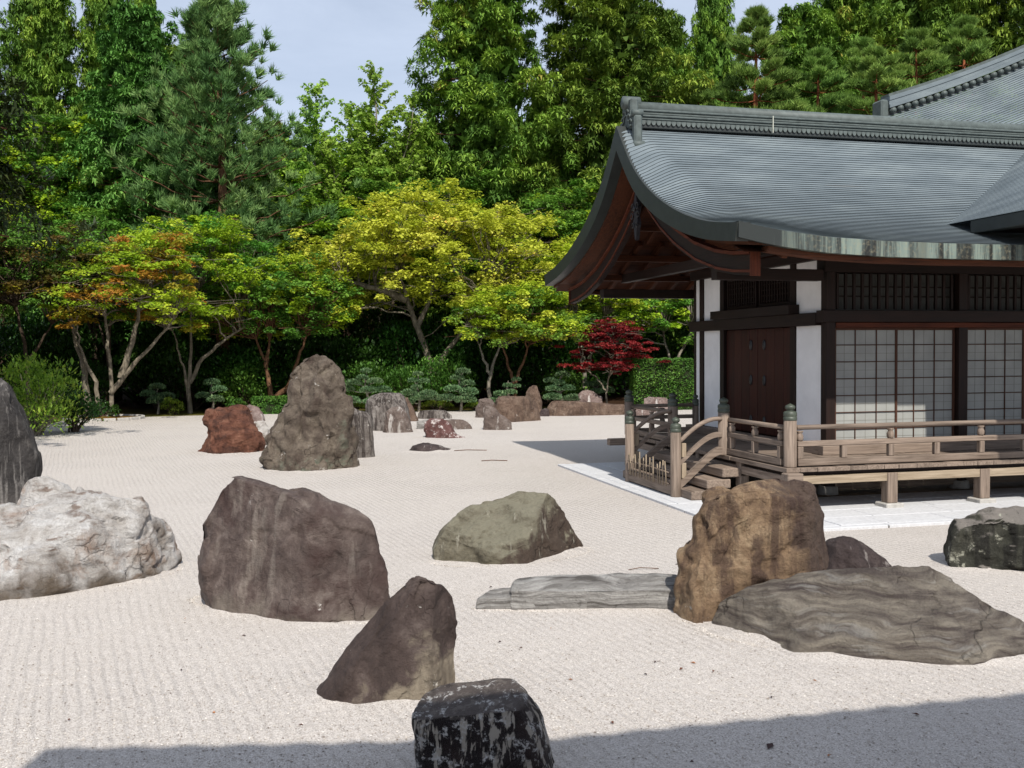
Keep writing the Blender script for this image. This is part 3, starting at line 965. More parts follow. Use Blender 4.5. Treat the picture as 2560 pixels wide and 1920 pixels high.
# ------------------------------------------------------------------ the veranda the photograph is taken from (its eave shades the foreground)
COR = empty('viewing_corridor', (1.5, -1.0, 0))
ABS[COR.name] = Vector((1.5, -1.0, 0))
tag(COR, 'roofed wooden corridor the garden is viewed from, its eave shading the foreground', 'corridor')
ol = [(-1.84, -3.2), (-1.84, 2.14), (0.89, 2.23), (6.56, 3.54), (6.56, -3.2)]
def wob(a, b, n):
    return [(a[0] + (b[0] - a[0]) * k / n, a[1] + (b[1] - a[1]) * k / n + 0.03 * abs(math.sin(k * 1.57)) * (k % n != 0)) for k in range(n)]
ol = [ol[0]] + wob(ol[1], ol[2], 18) + wob(ol[2], ol[3], 38) + ol[3:]
no = len(ol)
V = [(x, y, 3.40) for x, y in ol] + [(x, y, 3.52) for x, y in ol]
F = [tuple(range(no))[::-1], tuple(range(no, 2 * no))] + [(i, (i + 1) % no, no + (i + 1) % no, no + i) for i in range(no)]
mesh_obj('corridor_roof', [(x - 1.5, y + 1.0, z) for x, y, z in V], F, W3['soffit'][0], (1.5, -1.0, 0), COR)
for k in range(14):
    y = -3.0 + k * 0.3
    bx('corridor_plank', (-1.8, y, 0.44), (6.4, y + 0.294, 0.50), 'weathered', COR)
for x in (-1.7, 6.2):
    for y in (-2.8, 1.0):
        bx('corridor_post', (x - 0.07, y - 0.07, 0.0), (x + 0.07, y + 0.07, 3.40), 'dark', COR)
# ------------------------------------------------------------------ rocks
def rock_mat(name, cols, streak=None, srot=(0, 0, 0), sscale=(6, 6, 0.6), sthr=(0.52, 0.62), samt=0.8,
             spots=None, sp_thr=0.66, sp_scale=5, patch=None, p_thr=(0.52, 0.6), p_scale=0.9, top=None, low=None,
             bump=0.6, bscale=9, rough=0.85, strata=None, wave=0.0, pdir=None):
    def adj(c, k=0.86):
        g_ = 0.3 * c[0] + 0.55 * c[1] + 0.15 * c[2]
        return tuple((g_ + (x - g_) * 0.82) * k for x in c[:3]) + (1,)
    cols = [adj(c) for c in cols]
    streak = streak and adj(streak, 0.9); patch = patch and adj(patch); top = top and adj(top); spots = spots and adj(spots, 0.95)
    if low: low = (adj(low[0]),) + low[1:]
    if strata: strata = tuple(adj(c) for c in strata)
    t = NT(name, rough, 0.25)
    v = t.co()
    if wave:
        w = t.n.new('ShaderNodeTexNoise'); w.inputs['Scale'].default_value = 1.7; w.inputs['Detail'].default_value = 2
        t.link(v, w.inputs['Vector'])
        sb = t.n.new('ShaderNodeVectorMath'); sb.operation = 'SUBTRACT'; sb.inputs[1].default_value = (0.5, 0.5, 0.5)
        t.link(w.outputs['Color'], sb.inputs[0])
        sc = t.n.new('ShaderNodeVectorMath'); sc.operation = 'SCALE'; sc.inputs['Scale'].default_value = wave
        t.link(sb.outputs[0], sc.inputs[0])
        ad = t.n.new('ShaderNodeVectorMath'); ad.operation = 'ADD'
        t.link(v, ad.inputs[0]); t.link(sc.outputs[0], ad.inputs[1])
        v2 = ad.outputs[0]
    else: v2 = v
    a = t.noise(v, 3.2, 10, 0.66, 0.7)
    c = t.ramp(a, [(0.30, cols[0]), (0.5, cols[1]), (0.70, cols[2])])
    g = t.noise(v, 30, 5, 0.7)
    c = t.mix(t.rng(g, 0.35, 0.65, 0.0, 0.35), c, cols[0])
    if patch:
        pn = t.noise(v, p_scale, 7, 0.62, 0.5)
        if pdir:
            dp = t.n.new('ShaderNodeVectorMath'); dp.operation = 'DOT_PRODUCT'; dp.inputs[1].default_value = pdir[:3]
            t.link(v, dp.inputs[0])
            pn = t.math('ADD', pn, t.math('ADD', dp.outputs['Value'], pdir[3]))
        c = t.mix(t.rng(pn, *p_thr, 0, 0.9), c, patch)
    hb = None
    if strata:
        sv = t.mapped(v2, sscale, srot)
        sn = t.noise(sv, 1.0, 7, 0.65)
        c = t.mix(t.rng(sn, 0.38, 0.62), strata[0], t.mix(0.5, c, strata[1]))
        hb = sn
    if streak:
        sv = t.mapped(v2, sscale, srot, (3.3, 1.7, 0.4))
        sn = t.noise(sv, 1.0, 6, 0.62, 0.25)
        c = t.mix(t.rng(sn, sthr[0], sthr[1], 0, samt), c, streak)
        hb = sn if hb is None else hb
    geo = t.n.new('ShaderNodeNewGeometry')
    if low:
        z = t.sep(v)[2]
        ln = t.noise(v, 3, 4)
        zz = t.math('ADD', z, t.rng(ln, 0.3, 0.7, -0.25, 0.25))
        c = t.mix(t.rng(zz, low[1], low[2], 0.85, 0.0), c, low[0])
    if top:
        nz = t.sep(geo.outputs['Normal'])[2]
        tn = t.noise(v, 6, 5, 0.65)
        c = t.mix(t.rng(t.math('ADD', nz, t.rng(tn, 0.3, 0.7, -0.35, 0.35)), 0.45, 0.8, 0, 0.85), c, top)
    if spots:
        sp = t.noise(v, sp_scale, 6, 0.7, 0.2)
        sp2 = t.noise(v, sp_scale * 5, 3, 0.6)
        f = t.math('MULTIPLY', t.rng(sp, sp_thr - 0.03, sp_thr + 0.02), t.rng(sp2, 0.4, 0.55))
        c = t.mix(f, c, spots)
    n = None
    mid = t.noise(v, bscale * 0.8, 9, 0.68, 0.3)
    n = t.bump(mid, min(1, bump * 1.1), 0.12)
    if hb is not None: n = t.bump(hb, bump * 0.7, 0.03, n)
    fine = t.noise(v, bscale * 5, 6, 0.72)
    n = t.bump(fine, min(1, bump * 1.1), 0.026, n)
    # hairline fractures
    wv = t.n.new('ShaderNodeTexNoise'); wv.inputs['Scale'].default_value = 3.0; wv.inputs['Detail'].default_value = 6
    t.link(v, wv.inputs['Vector'])
    wa = t.n.new('ShaderNodeVectorMath'); wa.operation = 'MULTIPLY_ADD'; wa.inputs[1].default_value = (0.45, 0.45, 0.45)
    t.link(wv.outputs['Color'], wa.inputs[0]); t.link(v, wa.inputs[2])
    ce = t.voro(t.mapped(wa.outputs[0], (1, 1, 0.7), (0.3, 0.5, 0)), 3.0, 'DISTANCE_TO_EDGE')
    cm = t.rng(t.noise(v, 2.3, 4), 0.55, 0.66)
    crack = t.math('MULTIPLY', t.rng(ce, 0.0, 0.03, 1.0, 0.0), cm)
    n = t.bump(t.math('SUBTRACT', 1.0, crack), min(1, bump), 0.03, n)
    c = t.mix(t.math('MULTIPLY', crack, 0.3), c, tuple(x * 0.3 for x in cols[0][:3]) + (1,))
    # darker colour where the relief noise is lowest
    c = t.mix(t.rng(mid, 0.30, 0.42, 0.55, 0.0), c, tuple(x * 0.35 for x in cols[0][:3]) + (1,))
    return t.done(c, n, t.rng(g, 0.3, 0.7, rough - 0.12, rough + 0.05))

RM = {
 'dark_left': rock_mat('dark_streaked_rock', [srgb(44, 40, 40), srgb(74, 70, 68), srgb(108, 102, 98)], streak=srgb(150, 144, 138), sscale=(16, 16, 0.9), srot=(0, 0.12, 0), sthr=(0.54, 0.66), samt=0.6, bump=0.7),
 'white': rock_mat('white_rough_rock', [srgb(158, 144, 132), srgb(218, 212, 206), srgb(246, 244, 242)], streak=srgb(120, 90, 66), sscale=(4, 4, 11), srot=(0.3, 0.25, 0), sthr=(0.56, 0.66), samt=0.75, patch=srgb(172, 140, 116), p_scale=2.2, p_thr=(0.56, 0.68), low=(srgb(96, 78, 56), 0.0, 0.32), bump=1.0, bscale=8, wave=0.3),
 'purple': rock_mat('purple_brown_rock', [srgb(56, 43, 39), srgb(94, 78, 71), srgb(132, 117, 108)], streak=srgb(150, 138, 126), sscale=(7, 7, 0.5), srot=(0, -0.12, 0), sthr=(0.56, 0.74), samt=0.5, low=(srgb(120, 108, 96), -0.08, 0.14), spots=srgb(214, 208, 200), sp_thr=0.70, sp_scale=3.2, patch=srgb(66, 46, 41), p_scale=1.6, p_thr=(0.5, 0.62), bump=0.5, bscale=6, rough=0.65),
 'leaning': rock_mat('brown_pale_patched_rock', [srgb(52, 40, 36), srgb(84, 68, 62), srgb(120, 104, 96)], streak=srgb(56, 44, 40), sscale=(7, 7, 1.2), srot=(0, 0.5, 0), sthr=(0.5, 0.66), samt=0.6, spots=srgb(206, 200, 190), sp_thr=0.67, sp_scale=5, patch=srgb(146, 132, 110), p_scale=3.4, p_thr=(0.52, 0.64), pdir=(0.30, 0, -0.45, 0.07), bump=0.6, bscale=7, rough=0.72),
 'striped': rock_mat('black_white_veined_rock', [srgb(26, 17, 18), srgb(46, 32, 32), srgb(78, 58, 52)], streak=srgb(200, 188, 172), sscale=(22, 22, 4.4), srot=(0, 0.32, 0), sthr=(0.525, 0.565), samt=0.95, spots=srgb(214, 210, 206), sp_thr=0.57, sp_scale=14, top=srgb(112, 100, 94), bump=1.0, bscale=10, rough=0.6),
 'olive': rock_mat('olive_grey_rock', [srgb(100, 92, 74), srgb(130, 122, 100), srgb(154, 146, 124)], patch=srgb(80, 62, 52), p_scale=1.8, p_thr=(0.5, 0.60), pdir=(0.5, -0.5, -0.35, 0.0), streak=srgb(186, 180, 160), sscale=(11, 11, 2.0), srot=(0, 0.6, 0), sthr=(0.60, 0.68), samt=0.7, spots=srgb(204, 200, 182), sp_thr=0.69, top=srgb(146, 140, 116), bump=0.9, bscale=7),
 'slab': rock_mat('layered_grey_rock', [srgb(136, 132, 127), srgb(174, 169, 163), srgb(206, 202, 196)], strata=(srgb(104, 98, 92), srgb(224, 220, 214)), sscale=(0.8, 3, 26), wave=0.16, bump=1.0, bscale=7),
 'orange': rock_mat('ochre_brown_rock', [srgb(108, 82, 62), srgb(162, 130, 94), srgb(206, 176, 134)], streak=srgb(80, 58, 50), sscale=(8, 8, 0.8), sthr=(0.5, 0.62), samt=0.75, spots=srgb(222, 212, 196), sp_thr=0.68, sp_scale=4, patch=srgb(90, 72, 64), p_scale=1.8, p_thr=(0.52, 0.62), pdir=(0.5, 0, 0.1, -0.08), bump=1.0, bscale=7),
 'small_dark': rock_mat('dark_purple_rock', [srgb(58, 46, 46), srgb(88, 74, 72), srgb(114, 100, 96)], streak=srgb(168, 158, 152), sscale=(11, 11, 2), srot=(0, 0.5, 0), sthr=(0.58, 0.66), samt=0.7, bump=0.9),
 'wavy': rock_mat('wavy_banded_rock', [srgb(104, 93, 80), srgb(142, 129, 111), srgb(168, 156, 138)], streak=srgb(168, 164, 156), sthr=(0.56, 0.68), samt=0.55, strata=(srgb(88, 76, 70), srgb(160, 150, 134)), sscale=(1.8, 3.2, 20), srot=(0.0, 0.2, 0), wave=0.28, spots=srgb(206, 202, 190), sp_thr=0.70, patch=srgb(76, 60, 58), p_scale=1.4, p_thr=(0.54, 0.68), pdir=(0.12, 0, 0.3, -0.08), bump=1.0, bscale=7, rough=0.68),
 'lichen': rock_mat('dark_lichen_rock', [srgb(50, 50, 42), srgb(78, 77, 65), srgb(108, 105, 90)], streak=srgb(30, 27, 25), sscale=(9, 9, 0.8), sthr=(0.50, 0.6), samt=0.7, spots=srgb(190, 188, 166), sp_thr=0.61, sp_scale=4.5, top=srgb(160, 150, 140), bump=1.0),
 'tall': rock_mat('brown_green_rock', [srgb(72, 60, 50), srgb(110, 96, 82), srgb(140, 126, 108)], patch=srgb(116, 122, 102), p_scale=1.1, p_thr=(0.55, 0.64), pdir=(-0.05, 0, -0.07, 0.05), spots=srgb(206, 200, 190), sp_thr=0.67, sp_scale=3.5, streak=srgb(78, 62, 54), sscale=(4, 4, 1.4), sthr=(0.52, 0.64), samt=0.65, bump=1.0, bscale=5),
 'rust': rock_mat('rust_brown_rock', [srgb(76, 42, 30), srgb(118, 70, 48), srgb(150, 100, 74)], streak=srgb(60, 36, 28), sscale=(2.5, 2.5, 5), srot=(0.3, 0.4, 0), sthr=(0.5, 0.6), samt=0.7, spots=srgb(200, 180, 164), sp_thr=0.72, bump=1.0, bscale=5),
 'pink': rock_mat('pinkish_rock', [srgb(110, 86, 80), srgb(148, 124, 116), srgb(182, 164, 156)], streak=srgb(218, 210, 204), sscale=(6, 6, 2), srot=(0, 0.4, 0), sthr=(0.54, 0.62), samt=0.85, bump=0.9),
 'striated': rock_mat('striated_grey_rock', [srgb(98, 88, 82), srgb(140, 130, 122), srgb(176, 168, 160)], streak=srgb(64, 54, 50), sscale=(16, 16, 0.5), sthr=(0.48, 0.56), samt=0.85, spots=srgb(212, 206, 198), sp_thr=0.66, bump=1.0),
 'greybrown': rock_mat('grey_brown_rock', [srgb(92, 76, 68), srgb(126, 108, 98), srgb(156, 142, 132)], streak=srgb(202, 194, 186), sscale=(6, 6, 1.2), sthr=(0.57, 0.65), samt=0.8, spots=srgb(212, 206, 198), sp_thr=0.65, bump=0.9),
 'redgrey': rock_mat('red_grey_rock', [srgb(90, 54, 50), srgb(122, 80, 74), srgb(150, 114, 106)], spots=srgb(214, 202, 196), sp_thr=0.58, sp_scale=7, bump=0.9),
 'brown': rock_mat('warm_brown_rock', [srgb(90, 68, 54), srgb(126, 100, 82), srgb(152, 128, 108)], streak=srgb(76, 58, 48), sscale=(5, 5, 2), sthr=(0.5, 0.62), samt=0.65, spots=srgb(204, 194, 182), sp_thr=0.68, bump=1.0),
}
FACETS = {
 'olive': [(-0.30, -0.58, 0.76, 0.50), (0.45, -0.86, 0.22, 0.58), (-0.7, -0.7, 0.1, 0.74)],
 'leaning': [(0.0, -0.96, 0.30, 0.60), (0.72, -0.66, 0.15, 0.68), (-0.55, -0.55, 0.62, 0.72)],
 'purple_slab': [(-0.05, -0.97, 0.16, 0.70), (0.55, -0.80, 0.22, 0.74)],
 'orange_tall': [(-0.12, -0.98, 0.10, 0.60), (0.66, -0.74, 0.08, 0.70), (0.0, -0.6, 0.8, 0.82)],
 'front_striped': [(-0.14, -0.30, 0.94, 0.72), (0.0, -0.98, 0.16, 0.70)],
 'white_left': [(-0.12, -0.45, 0.88, 0.66), (0.25, -0.92, 0.28, 0.74), (0.75, -0.6, 0.25, 0.76)],
 'wavy': [(-0.05, -0.62, 0.78, 0.60), (0.45, -0.55, 0.7, 0.66), (-0.6, -0.7, 0.35, 0.78)],
 'lichen_right': [(0.0, -0.3, 0.95, 0.74), (-0.25, -0.96, 0.1, 0.70)],
 'tall_centre': [(-0.3, -0.9, 0.3, 0.66), (0.5, -0.8, 0.3, 0.68)],
 'grey_slab': [(0, -0.35, 0.93, 0.6), (0, -1, 0.05, 0.7)], 'grey_slab_front': [(0, -0.35, 0.93, 0.6), (0, -1, 0.05, 0.7)],
}

ROCKS = [
('dark_left',-7.30,13.78,0.25,0.41,0.66,'-0.67,0.00 -0.63,0.56 -0.45,1.15 -0.23,1.59 -0.01,1.79 0.26,1.80 0.36,1.74 0.45,1.59 0.53,1.39 0.60,1.12 0.66,0.95 0.70,0.79 0.75,0.75 0.74,0.51 0.70,0.33 0.67,0.00'),
('white_left',-4.21,9.39,0.52,0.62,0.61,'-0.99,0.01 -1.02,0.32 -0.88,0.58 -0.64,0.68 -0.53,0.72 -0.42,0.77 -0.17,0.81 0.15,0.81 0.39,0.72 0.63,0.69 0.77,0.58 0.91,0.49 0.99,0.32 1.02,0.19 0.99,0.01'),
('white_lump',-6.41,13.65,0.21,0.31,0.15,'-0.38,0.09 -0.28,0.29 -0.16,0.44 -0.03,0.45 0.14,0.40 0.30,0.29 0.39,0.12 0.38,0.03'),
('purple_slab',-1.82,8.21,-0.41,0.31,0.64,'-0.91,0.00 -0.96,0.14 -0.98,0.29 -0.98,0.46 -0.91,0.63 -0.79,0.77 -0.70,0.94 -0.63,1.03 -0.52,1.08 -0.34,1.07 -0.10,1.05 0.14,1.00 0.31,0.94 0.45,0.88 0.63,0.85 0.73,0.74 0.81,0.53 0.86,0.37 0.90,0.23 0.91,0.03'),
('leaning',-0.79,6.18,0.08,0.23,0.26,'-0.44,0.00 -0.42,0.04 -0.28,0.20 -0.13,0.43 -0.01,0.57 0.09,0.68 0.18,0.73 0.27,0.71 0.36,0.64 0.43,0.56 0.44,0.46 0.44,0.29 0.45,0.08 0.44,0.00'),
('front_striped',-0.13,5.02,-0.20,0.21,0.21,'-0.35,-0.02 -0.36,0.09 -0.37,0.22 -0.37,0.32 -0.35,0.35 -0.30,0.37 -0.14,0.39 -0.00,0.41 0.11,0.42 0.15,0.40 0.21,0.36 0.25,0.30 0.28,0.19 0.31,0.08 0.33,0.01'),
('olive',0.01,10.31,0.44,0.41,0.52,'-0.84,0.00 -0.85,0.11 -0.81,0.24 -0.67,0.36 -0.45,0.50 -0.28,0.57 -0.04,0.63 0.16,0.65 0.39,0.64 0.49,0.56 0.64,0.39 0.74,0.20 0.84,0.00'),
('grey_slab_front',0.15,8.13,-0.07,0.06,0.17,'-0.46,0.00 -0.45,0.09 -0.36,0.15 -0.18,0.16 0.06,0.17 0.42,0.16 0.45,0.10 0.46,0.01'),
('grey_slab',0.77,8.15,-0.03,0.13,0.35,'-0.80,0.09 -0.80,0.16 -0.77,0.21 -0.55,0.23 -0.11,0.23 0.08,0.25 0.33,0.25 0.65,0.23 0.79,0.21 0.80,0.09'),
('orange_tall',2.00,7.96,0.33,0.22,0.41,'-0.69,0.01 -0.68,0.15 -0.70,0.30 -0.66,0.51 -0.61,0.63 -0.58,0.79 -0.50,0.95 -0.39,1.01 -0.24,1.05 -0.03,1.06 0.18,1.07 0.26,1.04 0.40,1.00 0.50,0.90 0.56,0.76 0.62,0.62 0.66,0.44 0.68,0.27 0.69,0.03'),
('small_behind',3.29,9.45,0.31,0.13,0.34,'-0.34,0.03 -0.32,0.26 -0.27,0.33 -0.16,0.35 -0.02,0.32 0.15,0.23 0.27,0.12 0.34,0.01'),
('wavy',2.60,7.16,-0.29,0.42,0.53,'-1.19,0.01 -1.18,0.11 -1.15,0.18 -0.99,0.28 -0.73,0.38 -0.51,0.43 -0.29,0.48 -0.03,0.52 0.16,0.56 0.33,0.57 0.41,0.55 0.55,0.48 0.63,0.40 0.76,0.32 0.87,0.25 0.97,0.20 1.08,0.14 1.19,0.01'),
('lichen_right',4.82,9.55,-0.09,0.19,0.50,'-0.62,0.00 -0.63,0.11 -0.60,0.33 -0.54,0.45 -0.40,0.51 -0.21,0.54 0.05,0.57 0.31,0.54 0.50,0.42 0.60,0.22 0.62,0.02'),
('tall_centre',-3.77,18.52,0.02,0.61,0.56,'-0.82,0.02 -0.83,0.21 -0.71,0.69 -0.47,1.05 -0.38,1.57 -0.26,1.84 -0.06,2.02 0.18,2.10 0.34,2.04 0.55,1.84 0.69,1.60 0.77,1.28 0.81,1.04 0.85,0.55 0.82,-0.00'),
('nub',-3.70,18.16,-0.51,0.30,0.12,'-0.43,0.02 -0.38,0.26 -0.15,0.47 0.10,0.40 0.30,0.27 0.42,0.16 0.43,0.01'),
('red_brown',-6.11,21.86,0.27,0.80,0.13,'-0.65,0.00 -0.54,0.36 -0.44,0.69 -0.26,0.96 0.11,1.02 0.34,0.99 0.45,0.71 0.58,0.42 0.66,0.18 0.65,-0.00'),
('pink_small',-8.19,31.51,-0.10,0.16,0.41,'-0.41,0.04 -0.33,0.45 -0.05,0.53 0.23,0.48 0.39,0.18 0.41,0.03'),
('white_small',-5.85,23.09,-0.07,0.10,0.26,'-0.20,0.04 -0.12,0.52 0.01,0.58 0.14,0.58 0.25,0.39 0.20,0.01'),
('white_striated',-3.07,20.32,0.55,0.23,0.17,'-0.29,0.03 -0.28,1.03 -0.18,1.06 -0.07,0.97 0.19,0.90 0.23,0.48 0.28,0.01'),
('grey_striated',-3.43,27.93,0.22,0.74,0.12,'-0.59,0.01 -0.62,0.42 -0.61,0.81 -0.53,0.95 -0.25,1.03 0.30,1.01 0.41,0.92 0.54,0.57 0.59,0.01'),
('grey_front',-3.04,26.84,0.18,0.31,0.08,'-0.38,0.02 -0.35,0.54 -0.18,0.69 0.08,0.70 0.24,0.47 0.31,0.26 0.38,0.02'),
('brown_sliver',-3.25,31.21,-0.64,0.10,0.25,'-0.35,0.07 -0.30,0.70 -0.01,0.74 0.15,0.40 0.35,0.04'),
('white_flat',-2.50,32.17,-0.10,0.16,0.40,'-0.56,0.02 -0.53,0.18 -0.45,0.26 -0.09,0.28 0.36,0.27 0.54,0.11 0.56,0.02'),
('grey_low',-2.28,27.75,-0.18,0.11,0.28,'-0.38,0.01 -0.38,0.22 -0.18,0.26 0.27,0.26 0.38,0.02'),
('red_small',-1.68,25.00,-0.20,0.30,0.31,'-0.50,0.02 -0.50,0.38 -0.37,0.48 -0.04,0.46 0.14,0.31 0.22,0.19 0.32,0.09 0.50,0.00'),
('grey_right',-1.56,27.69,-0.01,0.15,0.39,'-0.46,0.02 -0.37,0.25 -0.12,0.28 0.21,0.27 0.40,0.14 0.46,0.02'),
('dark_flat',-1.76,21.65,0.21,0.37,0.20,'-0.47,0.01 -0.40,0.12 -0.16,0.18 0.14,0.13 0.31,0.07 0.47,0.02'),
('grey_a',-0.89,32.53,-0.36,0.11,0.29,'-0.34,0.03 -0.31,0.35 -0.19,0.57 0.01,0.64 0.24,0.61 0.33,0.47 0.34,0.04'),
('grey_b',-0.39,27.39,-0.09,0.16,0.22,'-0.38,0.01 -0.37,0.42 -0.31,0.63 -0.22,0.69 -0.11,0.63 0.07,0.42 0.33,0.26 0.38,0.20 0.38,0.01'),
('brown_wide',0.16,30.81,0.62,0.33,0.45,'-0.83,0.03 -0.81,0.64 -0.62,0.78 -0.24,0.78 0.27,0.75 0.66,0.70 0.85,0.59 0.91,0.30 0.83,0.00'),
('brown_point',0.71,34.19,-0.59,0.11,0.29,'-0.33,0.02 -0.32,0.56 -0.21,0.87 -0.05,0.99 0.11,0.98 0.20,0.80 0.31,0.49 0.33,0.04'),
('long_low',2.51,33.38,0.21,0.24,0.61,'-1.40,0.02 -1.36,0.31 -1.29,0.48 -1.10,0.51 -0.37,0.48 0.21,0.43 0.60,0.39 1.23,0.34 1.38,0.19 1.40,0.00'),
('pink_white',2.81,36.44,-0.12,0.16,0.40,'-0.47,0.20 -0.40,0.53 -0.26,0.71 -0.06,0.73 0.15,0.69 0.29,0.53 0.45,0.47 0.47,0.20'),
('small_dark',1.06,32.98,-0.11,0.06,0.14,'-0.17,0.01 -0.11,0.23 0.04,0.28 0.15,0.23 0.17,0.01'),
('white_rail_a',5.02,34.82,-0.12,0.16,0.42,'-0.48,0.16 -0.44,0.49 -0.29,0.55 0.14,0.52 0.33,0.49 0.48,0.16'),
('white_rail_b',5.32,36.86,-0.12,0.08,0.20,'-0.23,0.33 -0.22,0.78 -0.11,0.87 0.05,0.82 0.22,0.70 0.23,0.33'),
('pale_chunk',4.27,33.09,0.09,0.10,0.26,'-0.30,0.04 -0.28,0.22 -0.11,0.29 0.19,0.23 0.30,0.07'),
]
# per stone: material, label, section profile (height fraction, front, back), exponent, noise amplitude, facets, lean
STD = [(0, 1, 1), (0.3, 0.97, 0.97), (0.6, 0.84, 0.86), (0.85, 0.58, 0.64), (1, 0.16, 0.2)]
FLAT = [(0, 1, 1), (0.5, 0.96, 0.96), (0.85, 0.86, 0.9), (0.96, 0.72, 0.8), (1, 0.5, 0.6)]
WEDGE = [(0, 1, 1), (0.4, 0.95, 0.86), (0.7, 0.84, 0.62), (0.9, 0.62, 0.32), (1, 0.25, 0.08)]
STEEP = [(0, 1, 1), (0.4, 0.97, 0.97), (0.75, 0.86, 0.9), (0.93, 0.62, 0.7), (1, 0.25, 0.3)]
SLOPE = [(0, 1, 1), (0.3, 0.85, 0.98), (0.6, 0.58, 0.85), (0.85, 0.3, 0.6), (1, 0.06, 0.15)]
RS = {
 'dark_left': ('dark_left', 'tall dark streaked boulder cut off by the left edge of the photo', STEEP, 2.6, 0.05, 6),
 'white_left': ('white', 'broad white rough boulder with brown stained foot at the left edge', STD, 2.8, 0.11, 8),
 'purple_slab': ('purple', 'large smooth purple-brown boulder with faint vertical streaks, broadest in the left foreground', WEDGE, 2.5, 0.045, 7),
 'leaning': ('leaning', 'triangular dark brown boulder with a pale patch, leaning right, before the purple-brown boulder', SLOPE, 2.3, 0.04, 7),
 'front_striped': ('striped', 'black boulder with white veins at the bottom edge, nearest the camera', FLAT, 3.0, 0.045, 7),
 'olive': ('olive', 'olive-green wedge-shaped boulder standing alone in the middle of the gravel', SLOPE, 2.5, 0.05, 8),
 'grey_slab_front': ('slab', 'shorter low slab of layered pale grey stone, left end of the pair of slabs', FLAT, 4.0, 0.03, 3),
 'grey_slab': ('slab', 'long low slab of layered pale grey stone running behind the ochre boulder', FLAT, 4.0, 0.03, 3),
 'orange_tall': ('orange', 'tall ochre and brown upright boulder in front of the veranda corner', STEEP, 2.8, 0.075, 8),
 'small_behind': ('small_dark', 'small dark rounded boulder tucked behind the ochre upright boulder', STD, 2.4, 0.06, 6),
 'wavy': ('wavy', 'long low boulder with wavy grey bands at the lower right', SLOPE, 2.5, 0.045, 5),
 'lichen_right': ('lichen', 'dark boulder with pale lichen on top at the right edge, by the paving', STEEP, 3.0, 0.06, 7),
 'tall_centre': ('tall', 'tallest craggy brown boulder with a narrow top, left of centre', STD, 2.4, 0.11, 9),
 'nub': ('tall', 'small pointed stone against the foot of the tallest craggy boulder', SLOPE, 2.4, 0.07, 5),
 'red_brown': ('rust', 'rust-brown cracked boulder left of the tallest craggy boulder', STD, 2.5, 0.10, 9),
 'pink_small': ('pink', 'small pinkish stone peeping out behind the rust-brown boulder', STD, 2.4, 0.06, 5),
 'white_small': ('white', 'small white stone between the rust-brown boulder and the tallest boulder', STD, 2.4, 0.06, 5),
 'white_striated': ('striated', 'narrow upright pale striated stone touching the right side of the tallest boulder', FLAT, 3.0, 0.05, 5),
 'grey_striated': ('striated', 'flat-topped grey striated stone with vertical grooves, right of the tallest boulder', FLAT, 3.0, 0.05, 6),
 'grey_front': ('greybrown', 'grey-brown stone standing close in front of the flat-topped grooved stone', STEEP, 2.8, 0.06, 6),
 'brown_sliver': ('brown', 'thin brown stone sloping down behind the right side of the flat-topped grooved stone', SLOPE, 2.4, 0.05, 4),
 'white_flat': ('striated', 'low pale flat stone farthest back of the little cluster around the red stone', FLAT, 3.0, 0.05, 5),
 'grey_low': ('slab', 'low pale grey stone immediately left behind the red speckled stone', FLAT, 3.0, 0.05, 4),
 'red_small': ('redgrey', 'reddish stone with white speckles tapering to the right on the gravel', SLOPE, 2.4, 0.07, 6),
 'grey_right': ('greybrown', 'low rounded grey stone immediately right behind the red speckled stone', STD, 2.5, 0.05, 5),
 'dark_flat': ('small_dark', 'flat dark stone barely rising from the gravel in front of the red speckled stone', STD, 2.3, 0.05, 4),
 'grey_a': ('greybrown', 'upright grey rounded stone behind the pointed wedge stone, mid distance', STEEP, 2.6, 0.06, 5),
 'grey_b': ('greybrown', 'wedge-shaped grey stone with white flecks, front of the trio beside the wide brown boulder', SLOPE, 2.6, 0.05, 6),
 'brown_wide': ('brown', 'wide blocky brown boulder in the far group before the small maple', FLAT, 3.0, 0.06, 7),
 'brown_point': ('brown', 'upright pointed brown stone behind the right end of the wide brown boulder', STEEP, 2.5, 0.06, 5),
 'long_low': ('brown', 'very long low grey-brown boulder at the far edge of the gravel', STD, 3.2, 0.05, 6),
 'pink_white': ('pink', 'rounded pink and white stone sitting behind the very long low boulder', STD, 2.5, 0.06, 6),
 'small_dark': ('small_dark', 'little dark stone at the left end of the very long low boulder', STD, 2.4, 0.05, 4),
 'white_rail_a': ('pink', 'pale pinkish stone by the far railing, the lower and wider of two', STD, 2.6, 0.06, 5),
 'white_rail_b': ('pink', 'taller narrow pale stone by the far railing below the clipped hedge', STEEP, 2.6, 0.06, 5),
 'pale_chunk': ('pink', 'small pale stone low behind the nearest corner post of the stair railing', STD, 2.4, 0.06, 5),
 'white_lump': ('white', 'rounded grey-white lump of stone lying on top of the broad white boulder', STD, 2.3, 0.06, 6),
}
ROCKS.append(('white_lump', -4.52, 9.72, 0.12, 0.16, 0.18, '-0.30,0.50 -0.27,0.70 -0.20,0.86 -0.10,0.93 0.02,0.93 0.12,0.88 0.24,0.80 0.29,0.66 0.28,0.50'))

